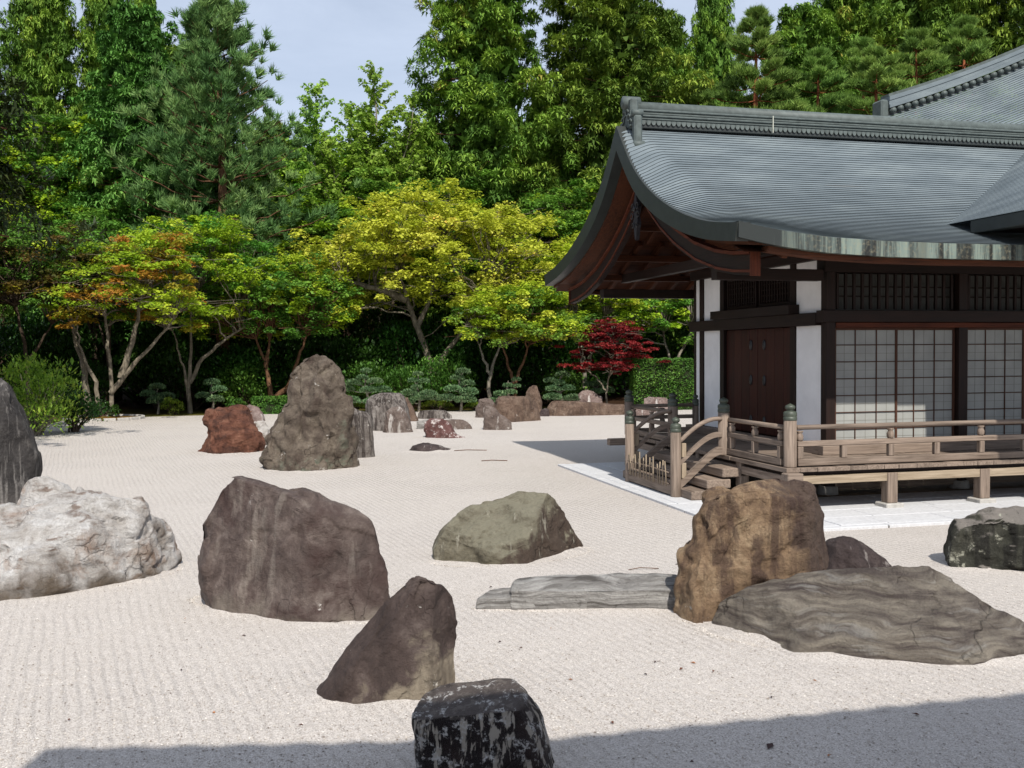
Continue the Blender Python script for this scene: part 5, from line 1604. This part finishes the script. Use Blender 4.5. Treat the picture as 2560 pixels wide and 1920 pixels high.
# --- clipped cloud pine
def cloud_pine(loc, h, label, seed, pads, group='clipped pines along the gravel edge'):
    t = new_tree('cloud_pine', loc, label, 'tree', group)
    rnd = random.Random(seed); wd = Wood(); tr = Wood()
    tr.add([(0, 0, -0.1), (0.06, 0, h * 0.35), (-0.05, 0.03, h * 0.7), (0.02, 0, h * 0.95)], [0.055, 0.045, 0.032, 0.015], 7)
    tr.obj('trunk', BM['grey'], t)
    for (x, y, z, r) in pads:
        wd.limb((0, 0, z * 0.86), (x, y, z - 0.02), 0.022, 0.010, 0.0, 0.1, rnd, 5, 4)
        lv = Leaves(seed + int(z * 1000) + int(x * 100) % 97)
        C, T = [], []
        lv.pads([(x, y, z)] , [[r, r, r * 0.5]], int(1500 * (r / 0.3) ** 1.5), 0.06, 0.34, 0.9, 0.9, 0.75, 0.5, [rnd.random()], low=-0.35, tvar=0.8)
        lv.obj('foliage_pad', LM['cloud'], t)
    wd.obj('limbs', BM['grey'], t)
    return t

G_FAR = 'tall conifers rising behind the garden'
# tall conifers
f1 = cedar((-1.3, 49.0, 0), 22.6, 2.5, 4.5, 'giant yellow-green cedar left of the two standing directly behind the yellow tree', 'cedar', 101, G_FAR, puffs=330, pr=1.05, per=150, sub=4, leaf=0.22, power=0.68, low_r=0.95)
f2 = cedar((5.0, 51.0, 0), 24.5, 2.5, 5.2, 'giant bushy cedar rising above the left end of the hall roof', 'cedar', 102, G_FAR, puffs=330, pr=1.22, per=165, sub=4, leaf=0.23, power=0.62, low_r=0.95)
s1 = cedar((-15.6, 42.5, 0), 16.3, 2.2, 3.5, 'fresh green young cedar with a narrow top, left of the tall pine', 'sugi', 103, G_FAR, puffs=280, pr=0.85, per=150, sub=4, leaf=0.175, power=0.7)
dup(s1, 'cedar_tree', (-14.2, 46.5, 0), 1.9, (0.8, 0.8, 1.0), 'slim young cedar top between the fresh green cedar and the tall pine', 'tree', G_FAR)
dup(s1, 'cedar_tree', (-18.6, 47.0, 0), 4.0, (1.1, 1.1, 0.86), 'young cedar half hidden at the left of the fresh green cedar', 'tree', G_FAR)
pine((-11.7, 40.5, 0), 16.0, 4.6, 4.1, 'tall blue-green pine with brush-like tips against the sky', 'pine', 104, G_FAR, whorls=17, per_w=7, n=44, ntuft=14, tuft=0.36, widest=0.2, upturn=0.8)
dup(f1, 'cedar_tree', (11.3, 57.0, 0), 2.2, (0.55, 0.55, 1.06), 'slender cedar between the two sky gaps above the hall roof', 'tree', G_FAR)
for k, (x, y, sc_, hz, l) in enumerate([(20.5, 61, 1.0, 1.16, 'dark cedar directly above the middle of the hall ridge'), (23.6, 59, 0.95, 1.12, 'dark cedar above the lower end of the rising roof edge'),
                                  (27.0, 60, 1.0, 1.14, 'dark cedar above the middle of the rising roof edge'), (31.0, 58, 1.1, 1.12, 'dark cedar in the top right corner')]):
    dup(f2 if k % 2 else f1, 'cedar_tree', (x, y, 0), 0.7 + k * 1.3, (sc_, sc_, hz), l, 'tree', G_FAR)
for k, (x, y, sc_, hz, l) in enumerate([(-24.5, 53, 0.75, 1.04, 'tall old conifer nearest the top left corner, with bare lower trunk'), (-21.6, 55, 0.65, 1.06, 'tall old conifer second from the top left corner'),
                                  (-19.4, 54, 0.5, 0.95, 'tall thin conifer just left of the open sky')]):
    dup(f1, 'cedar_tree', (x, y, 0), 3.7 + k * 1.7, (sc_, sc_, hz), l, 'tree', G_FAR)
p1 = pine((11.3, 46.5, 0), 17.6, 6.5, 3.4, 'red-trunked pine with flat layered boughs above the hall roof, leftmost of its kind', 'redpine', 105, 'layered red pines behind the hall roof', whorls=17, per_w=4, n=44, ntuft=22, tuft=0.36, bk='red', flat=0.85, upturn=0.15, widest=0.35)
for x, y, rz_, hz, l in [(14.6, 48, 1.4, 0.92, 'red-trunked layered pine, second from the left above the roof ridge'), (16.2, 45, 3.1, 0.87, 'red-trunked layered pine just left of the rising roof edge'),
                     (18.8, 47, 5.0, 0.95, 'red-trunked layered pine behind the foot of the rising roof edge'), (9.3, 50, 2.0, 0.85, 'layered pine peeping up right of the giant bushy cedar'), (21.5, 48, 0.9, 1.0, 'layered pine behind the middle of the rising roof edge'), (12.9, 50, 4.2, 0.88, 'layered pine between the first and second red-trunked pines'), (17.4, 50, 2.7, 0.98, 'tallest layered pine at the left of the rising roof edge')]:
    dup(p1, 'pine_tree', (x, y, 0), rz_, (0.95, 0.95, hz), l, 'tree', 'layered red pines behind the hall roof')
for k, (x, y, sc_, hz, l) in enumerate([(2.0, 57, 0.8, 0.74, 'cedar filling the gap between the two giant cedars'), (-17.0, 52, 0.75, 0.72, 'cedar behind the fresh green cedar on its left'), (-12.5, 53, 0.8, 0.62, 'cedar low behind the tall pine'),
        (-5.0, 57, 0.85, 0.6, 'cedar low behind the feathery trees'), (8.6, 56, 0.8, 0.9, 'cedar right of the giant bushy cedar'), (16.5, 57, 0.9, 0.86, 'cedar behind the layered pines above the ridge'), (13.4, 59, 0.8, 0.74, 'cedar low behind the leftmost layered pine')]):
    dup(f2 if k % 2 else f1, 'cedar_tree', (x, y, 0), 0.4 + k * 2.1, (sc_, sc_, hz), l, 'tree', G_FAR)
near = cedar((-14.2, 20.5, 0), 13.5, 4.5, 4.0, 'dark cedar hanging into the top left corner, nearer than the rest', 'darkcedar', 106, None, puffs=130, pr=0.75, per=90, leaf=0.18, power=0.5)
dup(near, 'cedar_tree', (-18.6, 24.5, 0), 2.0, (1.1, 1.1, 0.9), 'dark cedar beyond the left edge shading the left maples', 'tree', None)
dup(near, 'cedar_tree', (-20.0, 29.5, 0), 4.1, (1.0, 1.0, 0.8), 'dark cedar at the far left behind the bright bush', 'tree', None)

# ginkgo-like trees with upright sprays
def spire(loc, H, z0, R, label, seed, lean=0.0):
    t = new_tree('ginkgo_tree', loc, label, 'tree', 'feathery light green trees against the sky')
    rnd = random.Random(seed); wd = Wood(); tr = Wood(); lv = Leaves(seed)
    C, RR, T = [], [], []
    leaders = [(0, 0, H)] + [(rnd.uniform(-1, 1) * R * 0.8, rnd.uniform(-1, 1) * R * 0.6, H * rnd.uniform(0.7, 0.92)) for _ in range(7)]
    for k, e in enumerate(leaders):
        b = (0, 0, -0.2) if k == 0 else (0, 0, z0 + 0.3 * (H - z0) * rnd.random())
        P = (tr if k == 0 else wd).limb(b, e, 0.22 if k == 0 else 0.09, 0.015, 0, 0.03, rnd, 9, 7)
        S = np.array(P)
        for i in range(80 if k == 0 else 52):
            f = rnd.uniform(0.25 if k == 0 else 0.1, 1.0) ** 0.8
            p = S[0] + (S[-1] - S[0]) * f
            if p[2] < z0: continue
            a = rnd.uniform(0, 6.283)
            L = (R * 0.8 if k == 0 else R * 0.45) * (1.04 - f) ** 0.75 + 0.22
            q = p + np.array([math.cos(a) * L, math.sin(a) * L, L * rnd.uniform(0.55, 1.05)])
            wd.limb(p, q, 0.02, 0.005, 0, 0.05, rnd, 4, 3)
            ti = rnd.random()
            for g in np.linspace(0.08, 1.0, max(3, int(L / 0.13))):
                C.append(p + (q - p) * g); RR.append([0.19, 0.19, 0.15]); T.append(ti)
        C.append(S[-1]); RR.append([0.1, 0.1, 0.25]); T.append(0.6)
    lv.pads(C, RR, 15, 0.15, 0.7, 0.5, 0.4, 0.3, 0.0, T)
    tr.obj('trunk', BM['grey'], t); wd.obj('limbs', BM['grey'], t); lv.obj('crown', LM['ginkgo'], t)
    return t
g1 = spire((-6.2, 46, 0), 14.7, 2.5, 3.8, 'feathery light green tree with the tallest spire, beside the giant cedars', 111)
dup(g1, 'ginkgo_tree', (-8.9, 46.5, 0), 2.5, (0.95, 0.95, 0.965), 'feathery light green tree with a lower spire, beside the tall pine', 'tree', 'feathery light green trees against the sky')
dup(g1, 'ginkgo_tree', (-4.2, 47.5, 0), 4.4, (0.9, 0.9, 0.86), 'feathery light green tree tucked against the left giant cedar', 'tree', 'feathery light green trees against the sky')
dup(g1, 'ginkgo_tree', (-7.6, 48.5, 0), 5.6, (1, 1, 0.93), 'feathery light green tree in the dip between the two spires', 'tree', 'feathery light green trees against the sky')

# broadleaf trees along the far edge of the gravel
G_MAPLE = 'small trees along the far edge of the gravel'
broadleaf((-3.2, 39.4, 0), 'broad yellow-green tree with a forked pale trunk in the centre', ['yellow'], 121, G_MAPLE,
          [[(0.15, 0, -0.1), (0.1, 0, 1.0), (-0.05, 0, 1.9), (-0.55, 0, 3.2), (-0.9, 0.1, 4.4), (-1.4, 0.2, 5.8)], [(0.1, 0, 1.2), (0.75, -0.1, 2.3), (1.5, -0.2, 3.2), (2.3, -0.2, 4.6)],
           [(-0.5, 0, 3.1), (0.0, 0.3, 4.2), (0.4, 0.3, 6.2)], [(-0.9, 0, 4.2), (-2.2, -0.3, 4.7), (-3.4, -0.3, 5.0)]],
          (0.45, 0, 5.1, 5.0, 2.7, 3.4), 200, 0.80, 0.105, 125, 'pale', r0=0.19, bare=10, fill=0.45, name='katsura_tree')
broadleaf((-0.9, 37.4, 0), 'low drooping yellow-green tree right of the forked pale trunk', ['yellow', 'lime'], 122, G_MAPLE,
          [[(0, 0, -0.1), (0.1, 0, 1.5), (0.6, 0, 2.8)], [(0.1, 0, 1.3), (-0.4, 0, 2.6)]], (0.7, -0.2, 3.1, 2.0, 1.7, 1.4), 46, 0.6, 0.10, 110, 'grey', r0=0.09)
broadleaf((0.15, 37.0, 0), 'small lime-green maple with a slim reddish fork, behind the wide brown boulder', ['lime', 'green'], 123, G_MAPLE,
          [[(0, 0, -0.1), (-0.05, 0, 0.9), (-0.25, 0, 1.5), (-0.5, 0, 2.5)], [(-0.05, 0, 0.9), (0.2, 0, 1.6), (0.6, 0, 2.6)]], (0.2, 0.0, 3.2, 1.9, 1.6, 1.4), 60, 0.62, 0.09, 120, 'brown', r0=0.09)
broadleaf((2.9, 41.0, 0), 'bright yellow-green maple filling the space under the gable tip', ['lime', 'yellow'], 124, G_MAPLE,
          [[(0, 0, -0.1), (0.1, 0, 1.6), (-0.4, 0, 3.4)], [(0.1, 0, 1.5), (0.9, 0, 3.6)]], (0.0, -0.2, 4.3, 2.7, 2.2, 2.5), 90, 0.7, 0.105, 120, 'grey', r0=0.12)
broadleaf((6.6, 42.0, 0), 'light green maple behind the clipped hedge block', ['lime', 'green'], 125, G_MAPLE,
          [[(0, 0, -0.1), (0.1, 0, 1.4), (-0.3, 0, 3.0)], [(0.1, 0, 1.3), (0.9, 0, 3.0)]], (0.0, 0.0, 3.4, 2.7, 1.9, 1.9), 80, 0.66, 0.10, 115, 'grey', r0=0.10)
broadleaf((3.45, 36.6, 0), 'small red-leaved maple beside the clipped hedge block', ['red'], 126, G_MAPLE,
          [[(0, 0, -0.05), (-0.02, 0, 0.6), (0.1, 0, 1.3), (0.25, 0, 2.3)], [(-0.02, 0, 0.7), (-0.4, 0, 1.25), (-0.9, 0, 1.6)], [(0.05, 0, 1.2), (0.5, 0, 1.7)]],
          (0.1, 0, 1.95, 1.2, 0.95, 1.3), 56, 0.42, 0.07, 140, 'pale', r0=0.045, flat=0.22)
broadleaf((-13.5, 33.2, 0.06), 'multi-stemmed maple turning orange, growing from the little planting bed', ['orange', 'lime'], 127, G_MAPLE,
          [[(-0.55, 0.1, -0.1), (-0.6, 0.1, 1.5), (-0.95, 0.1, 2.6), (-1.1, 0, 3.8)], [(-0.15, 0, -0.1), (-0.22, 0, 1.2), (-0.7, 0, 2.1), (-0.8, 0, 3.0)], [(0.2, 0.1, -0.1), (0.3, 0, 1.3), (0.12, 0, 3.0), (0.1, 0, 4.6)],
           [(0.25, 0, 0.8), (0.9, 0, 1.6), (1.6, -0.1, 2.3), (2.4, -0.1, 3.2)], [(0.6, 0, 1.3), (1.0, 0.1, 2.6), (1.3, 0.1, 4.0)]],
          (1.0, 0, 3.9, 2.6, 1.8, 2.2), 84, 0.62, 0.085, 110, 'pale', r0=0.13, flat=0.3, fill=0.4)
broadleaf((-11.6, 36.2, 0), 'light green tree with two pale curving stems, right of the orange maple', ['lime', 'lime', 'green'], 128, G_MAPLE,
          [[(0, 0, -0.1), (-0.05, 0, 1.2), (0.1, 0, 2.2), (0.05, 0, 3.9)], [(0, 0, 1.1), (0.45, 0, 2.0), (1.4, 0, 2.7), (2.0, 0, 3.1)], [(-0.05, 0, 0.7), (-0.25, 0, 1.8), (-0.6, 0, 3.0)]],
          (0.3, 0, 4.4, 2.9, 2.0, 2.7), 112, 0.66, 0.095, 115, 'pale', r0=0.10)
broadleaf((-8.9, 37.4, 0), 'green tree with a reddish-brown forked trunk behind the tallest boulder', ['green', 'lime'], 129, G_MAPLE,
          [[(0, 0, -0.1), (-0.1, 0, 0.9), (-0.25, 0, 1.7), (-0.6, 0, 2.7)], [(0.1, 0, 0.5), (0.7, 0, 1.0), (0.9, 0, 1.8), (1.3, 0, 2.8)], [(-0.25, 0, 1.6), (-0.1, 0, 2.6)]],
          (0.1, 0, 3.7, 2.8, 1.9, 2.0), 104, 0.66, 0.095, 115, 'brown', r0=0.12)
dm = broadleaf((-16.4, 34.0, 0), 'dim olive-brown maple in the shade at the far left', ['darkmaple', 'green'], 130, G_MAPLE,
          [[(0, 0, -0.1), (0.05, 0, 2.0), (-0.3, 0, 3.8)], [(0.05, 0, 1.8), (0.9, 0, 3.2)]], (0.4, 0, 4.6, 3.0, 2.2, 1.8), 80, 0.7, 0.095, 105, 'dark', r0=0.11, flat=0.3)
dup(dm, 'maple_tree', (-15.2, 38.0, 0), 2.4, (1, 1, 1.12), 'dim olive maple behind the multi-stemmed orange maple', 'tree', G_MAPLE)
dup(dm, 'maple_tree', (-19.5, 36.0, 0), 4.4, (1, 1, 1.2), 'dim olive maple at the left edge above the bright bush', 'tree', G_MAPLE)
ky = broadleaf((-19.0, 43.5, 0), 'tall yellow-green broadleaf tree at the upper left', ['lime', 'green', 'green'], 131, 'broadleaf trees filling the middle height',
          [[(0, 0, -0.2), (0.1, 0, 4.5), (-0.5, 0, 8.5)], [(0.1, 0, 4), (1.0, 0, 8)]], (0, 0, 8.3, 3.2, 2.6, 4.2), 120, 0.85, 0.13, 120, 'dark', r0=0.2, flat=0.4)
G_MID = 'broadleaf trees filling the middle height'
for k, (x, y, sx, sz, l) in enumerate([(-22.5, 42, 1.0, 0.98, 'yellow-green broadleaf tree touching the left edge'), (-16.6, 40.2, 0.7, 0.66, 'broadleaf tree below the fresh green cedar'),
        (-8.6, 44.0, 0.85, 0.72, 'broadleaf tree behind the right side of the tall pine'), (-5.6, 44.5, 0.85, 0.78, 'broadleaf tree below the feathery spires'),
        (1.8, 45.5, 0.8, 0.76, 'broadleaf tree low behind the right side of the yellow tree'), (8.4, 46, 0.9, 0.72, 'broadleaf tree behind the light green maple by the hedge'), (-13.0, 43.5, 0.8, 0.7, 'broadleaf tree behind the foot of the tall pine'),
        (-2.6, 46.0, 0.9, 0.80, 'broadleaf tree behind the top of the yellow tree'), (5.0, 47, 0.9, 0.8, 'broadleaf tree between the giant bushy cedar and the gable tip'), (-10.6, 46.5, 0.8, 0.85, 'broadleaf tree right behind the trunk of the tall pine'), (-17.6, 44.5, 0.9, 0.95, 'broadleaf tree close behind the fresh green cedar'), (-14.6, 44.8, 0.8, 0.82, 'broadleaf tree in the gap between the fresh green cedar and the tall pine'), (-7.3, 47.5, 0.9, 0.9, 'broadleaf tree directly below the tallest feathery spire')]):
    dup(ky, 'broadleaf_tree', (x, y, 0), 1.1 + k * 1.9, (sx, sx, sz), l, 'tree', G_MID)

# understory
G_UND = 'dark evergreen shrubs under the trees'
u1 = shrub((-6.3, 39.8, 0), 1.7, 1.3, 3.0, 'dark evergreen shrub in the shade left of the forked pale trunk', 'shrub', 141, G_UND, blobs=40, per=150, leaf=0.12)
und = [(-17.8, 39.0, 1.0, 1.2), (-15.6, 36.8, .8, .7), (-13.9, 39.5, 1.1, 1.2), (-12.2, 38.6, 1.0, 0.95), (-10.4, 38.4, 1.0, 0.9), (-8.2, 40.2, 1.1, 1.1), (-4.4, 40.6, 1.1, 1.25), (-2.3, 40.3, 1.0, 1.0), (-0.6, 41.0, 1.2, 1.0), (1.4, 41.5, 1.2, 1.1), (3.6, 43.5, 1.3, 1.1), (5.6, 44.5, 1.3, 1.2), (8.5, 44, 1.3, 1.3),
       (-19.5, 40.5, 1.2, 1.4), (-21.5, 38.5, 1.2, 1.4), (-9.6, 42.5, 1.3, 1.5), (-6.2, 43, 1.3, 1.5), (-3.0, 43.5, 1.3, 1.4), (-12.0, 42, 1.3, 1.5), (-15.5, 42, 1.3, 1.5)]
where = ['behind the left maples', 'beside the planting bed', 'behind the orange maple', 'below the light green tree', 'left of the reddish-brown trunk', 'right of the reddish-brown trunk', 'close behind the forked pale trunk on its left', 'close behind the forked pale trunk on its right',
         'behind the small lime maple on its left', 'behind the small lime maple on its right', 'behind the red maple', 'behind the hedge block on its left', 'behind the hedge block on its right', 'deep in the left wood', 'at the left edge of the wood', 'second row behind the reddish-brown trunk',
         'second row below the feathery trees', 'second row behind the yellow tree', 'second row below the tall pine', 'second row below the fresh green cedar']
for k, ((x, y, s_, z_), w_) in enumerate(zip(und, where)):
    dup(u1, 'evergreen_shrub', (x, y, 0), k * 1.37, (s_, s_, z_), 'dark evergreen shrub ' + w_, 'shrub', G_UND)
ms = shrub((-10.1, 37.6, 0), 1.0, 0.8, 2.0, 'mid-green leafy shrub left of the reddish-brown forked trunk', 'hedge', 149, 'mid-green shrubs catching the light under the trees', blobs=34, per=130, leaf=0.10)
for x, y, s_, z_, l in [(-6.9, 37.6, 0.9, 0.85, 'mid-green leafy shrub right behind the tallest boulder'), (-5.4, 38.6, 1.0, 1.0, 'mid-green leafy shrub behind the first cloud pine'), (-4.1, 38.0, 0.8, 0.9, 'mid-green leafy shrub left of the forked pale trunk'), (1.9, 39.6, 1.0, 0.75, 'mid-green leafy shrub behind the layered cloud pine'), (-16.8, 36.5, 1, 0.9, 'mid-green leafy shrub in the shade at the left')]:
    dup(ms, 'evergreen_shrub', (x, y, 0), x * 3, (s_, s_, z_), l, 'shrub', 'mid-green shrubs catching the light under the trees')
shrub((-2.55, 37.3, 0), 0.85, 0.7, 2.15, 'glossy mid-green shrub hiding the foot of the forked pale trunk', 'hedge', 142, None, blobs=34, per=150, leaf=0.09)
shrub((-12.55, 26.4, 0), 0.95, 0.9, 2.15, 'bright yellow-green bush beside the dark boulder at the left edge', 'bright', 143, None, blobs=40, per=130, leaf=0.10, aspect=0.4, bk='grey')
shrub((-12.0, 27.6, 0), 0.6, 0.6, 1.35, 'darker green bush right behind the bright yellow-green bush', 'shrub', 144, None, blobs=24, per=120, leaf=0.08)
shrub((-9.9, 35.9, 0), 0.35, 0.3, 0.75, 'little fresh green shrub between the light green tree and the low clipped hedge', 'hedge', 145, None, blobs=12, per=90, leaf=0.06)
az = shrub((-4.2, 36.6, 0), 0.6, 0.45, 0.6, 'low rounded yellow-green azalea left of the second cloud pine', 'bright', 146, 'low azaleas at the gravel edge', blobs=14, per=120, leaf=0.05)
for x, y, l in [(-2.75, 36.6, 'low rounded yellow-green azalea between the second and third cloud pines'), (-1.3, 36.7, 'low rounded azalea right of the third cloud pine'), (-5.8, 36.4, 'low rounded azalea behind the tallest boulder on its right')]:
    dup(az, 'evergreen_shrub', (x, y, 0), x, (1, 1, 0.9), l, 'shrub', 'low azaleas at the gravel edge')
# mounded clipped shrub and ground ferns by the planting bed
shrub((-13.55, 33.0, 0.08), 0.75, 0.4, 0.5, 'low dark ferny plants around the foot of the multi-stemmed maple', 'shrub', 147, None, blobs=16, per=70, leaf=0.09, name='fern_clump')
shrub((-11.95, 35.5, 0), 0.42, 0.35, 0.62, 'mounded clipped shrub with a bright top, left of the light green tree', 'bright', 148, None, blobs=18, per=110, leaf=0.05)

# clipped hedges: leaf-covered boxes
def hedge(loc, sx, sy, h, label, seed, n, mat='hedge'):
    t = new_tree('clipped_hedge', loc, label, 'hedge')
    r = np.random.default_rng(seed)
    lv = Leaves(seed)
    f = r.integers(0, 4, n)
    P = np.zeros((n, 3))
    a, b = r.random(n), r.random(n)
    P[:, 0] = np.where(f == 0, (a - .5) * sx, np.where(f == 1, (a - .5) * sx, np.where(f == 2, -sx / 2, sx / 2)))
    P[:, 1] = np.where(f == 0, -sy / 2, np.where(f == 1, (b - .5) * sy, (a - .5) * sy))
    P[:, 2] = np.where(f == 1, h, b * h)
    bul = np.array([noise.noise(Vector(p) * 2.2) for p in P])
    P += np.where(f == 0, -1, 0)[:, None] * np.array([0, 1, 0]) * bul[:, None] * 0.12 + np.where(f == 1, 1, 0)[:, None] * np.array([0, 0, 1]) * bul[:, None] * 0.05
    lv.pads(P, np.full((n, 3), 0.03), 1, 0.062, 0.6, 0.25, 0.8, 0.2, 0.0, np.clip(0.5 + bul * 0.8, 0, 1), tvar=0.6)
    core = bx('hedge_core', (loc[0] - sx / 2 + 0.06, loc[1] - sy / 2 + 0.06, 0), (loc[0] + sx / 2 - 0.06, loc[1] + sy / 2 - 0.06, h - 0.06), plain('hedge_inside', srgb(34, 40, 22), 0.95), None, 0)
    core.parent = t; core.location = Vector((0, 0, (h - 0.06) / 2))
    lv.obj('foliage', LM[mat], t)
    return t
hedge((5.45, 36.8, 0), 2.1, 1.4, 1.82, 'tall block of clipped green hedge right of the red maple', 151, 17000)
hedge((-8.55, 35.6, 0), 1.15, 0.8, 0.6, 'low clipped hedge left of the tallest boulder', 152, 5000)

# cloud-pruned pines
cloud_pine((-5.2, 35.9, 0), 1.45, 'cloud-pruned pine right behind the tallest boulder, with a topknot', 161, [(0, 0, 1.48, .2), (-.12, -.1, 1.25, .22), (.32, -.1, 1.1, .3), (-.42, -.1, 1.05, .3), (-.7, 0, .82, .3), (.1, -.15, .78, .34), (.6, -.05, .8, .3), (-.5, -.1, .42, .34), (.2, -.2, .4, .3)])
cloud_pine((-3.35, 35.9, 0), 1.35, 'slender cloud-pruned pine right of the flat-topped grooved stone', 162, [(0, 0, 1.35, .2), (-.18, 0, 1.12, .2), (.2, 0, 1.1, .22), (-.05, -.05, .88, .22), (-.3, -.1, .68, .32), (.35, -.1, .62, .36), (0, -.15, .5, .3), (.6, -.1, .5, .3), (-.4, -.1, .36, .3)])
cloud_pine((-1.85, 36.0, 0), 1.4, 'cloud-pruned pine in front of the glossy shrub', 163, [(.1, 0, 1.42, .28), (-.1, 0, 1.2, .26), (.25, 0, 1.0, .28), (-.25, -.1, .8, .34), (.3, -.1, .7, .36), (-.45, -.1, .48, .36), (.2, -.1, .42, .4)])
cloud_pine((-.15, 36.6, 0), 1.15, 'small cloud-pruned pine left of the slim maple stem', 164, [(.3, 0, 1.12, .17), (0, 0, .9, .2), (.32, 0, .88, .16), (-.28, -.1, .6, .26), (.1, -.1, .66, .24), (-.4, -.1, .36, .28)])
cloud_pine((1.75, 36.7, 0), 1.3, 'layered cloud-pruned pine behind the pointed brown stone', 165, [(.1, 0, 1.28, .28), (-.35, 0, 1.06, .26), (-.05, -.05, .98, .24), (-.25, -.1, .76, .3), (.3, -.05, .78, .28), (-.28, -.1, .46, .36), (.45, -.1, .42, .34)])
cloud_pine((3.15, 37.4, 0), .85, 'low cloud-pruned pine between the pink and white stone and the red maple', 166, [(-.25, 0, .88, .26), (.1, 0, .92, .28), (.35, -.1, .66, .32), (-.05, -.1, .62, .26)])
cloud_pine((-10.75, 36.0, 0), 1.15, 'shaded cloud-pruned pine right of the light green tree', 167, [(0, 0, 1.1, .3), (.25, 0, .85, .3), (-.3, 0, .62, .3), (.15, -.1, .5, .32)])
cloud_pine((-12.7, 36.0, 0), .95, 'shaded cloud-pruned pine behind the planting bed', 168, [(0, 0, .95, .3), (-.3, 0, .7, .32), (.3, 0, .6, .34), (0, -.1, .45, .36)])

# fallen leaves and twigs on the gravel
random.seed(21)
def leaf_litter(P, c, s, a, mat):
    V = [(-s, 0, 0.002), (-0.1 * s, -0.45 * s, 0.010), (s, 0, 0.006), (-0.1 * s, 0.45 * s, 0.014)]
    o = mesh_obj('fallen_leaf', V, [(0, 1, 2), (0, 2, 3)], mat, (P[0], P[1], 0.012), None)
    o.rotation_euler = (0, 0, a)
    return tag(o, 'small dry leaf lying on the pale gravel', 'leaf', 'dry leaves scattered on the gravel')
M_DL = [plain('dry_leaf_brown', srgb(92, 54, 36), 0.8, 20, 0.3), plain('dry_leaf_tan', srgb(170, 112, 64), 0.8, 20, 0.3), plain('dry_leaf_dark', srgb(60, 42, 40), 0.8, 20, 0.3)]
LP = [(1.35, 5.25), (1.62, 5.12), (1.55, 6.0), (0.55, 5.6), (0.36, 6.35), (-0.1, 7.2), (0.05, 7.05), (0.28, 7.55), (-2.2, 6.6), (-2.55, 5.7), (-1.55, 7.7), (-2.0, 7.4), (-1.2, 5.6), (-1.75, 5.8), (0.95, 6.7), (1.1, 6.55), (1.2, 6.68), (0.85, 6.45),
      (1.3, 6.5), (-2.6, 7.9), (-0.4, 9.3), (-0.55, 11.6), (1.0, 9.2), (1.6, 9.8), (2.0, 11.0), (-0.6, 12.6), (0.9, 5.05), (2.3, 5.7), (1.9, 6.3), (-0.2, 8.9)]
for k, p in enumerate(LP):
    leaf_litter(p, None, random.uniform(0.010, 0.024) if k != 0 else 0.045, random.uniform(0, 6.28), M_DL[k % 3 if k else 2])
for k, (x, y, L, a) in enumerate([(-0.5, 12.55, 0.45, 0.1), (1.25, 9.6, 0.3, 0.2), (-0.9, 21.5, 0.7, 0.1), (-0.35, 19.4, 0.5, 0.05)]):
    o = tube_obj('twig', [(-L / 2, 0, 0), (-L * 0.1, 0.02, 0.01), (L / 2, -0.01, 0)], 0.004 + 0.004 * (y > 15), BM['brown'], None, 5)
    ABS[o.name] = Vector((0, 0, 0)); o.location = (x, y, 0.018); o.rotation_euler = (0, 0, a)
    tag(o, 'thin dry twig lying on the pale gravel', 'twig', 'twigs scattered on the gravel')
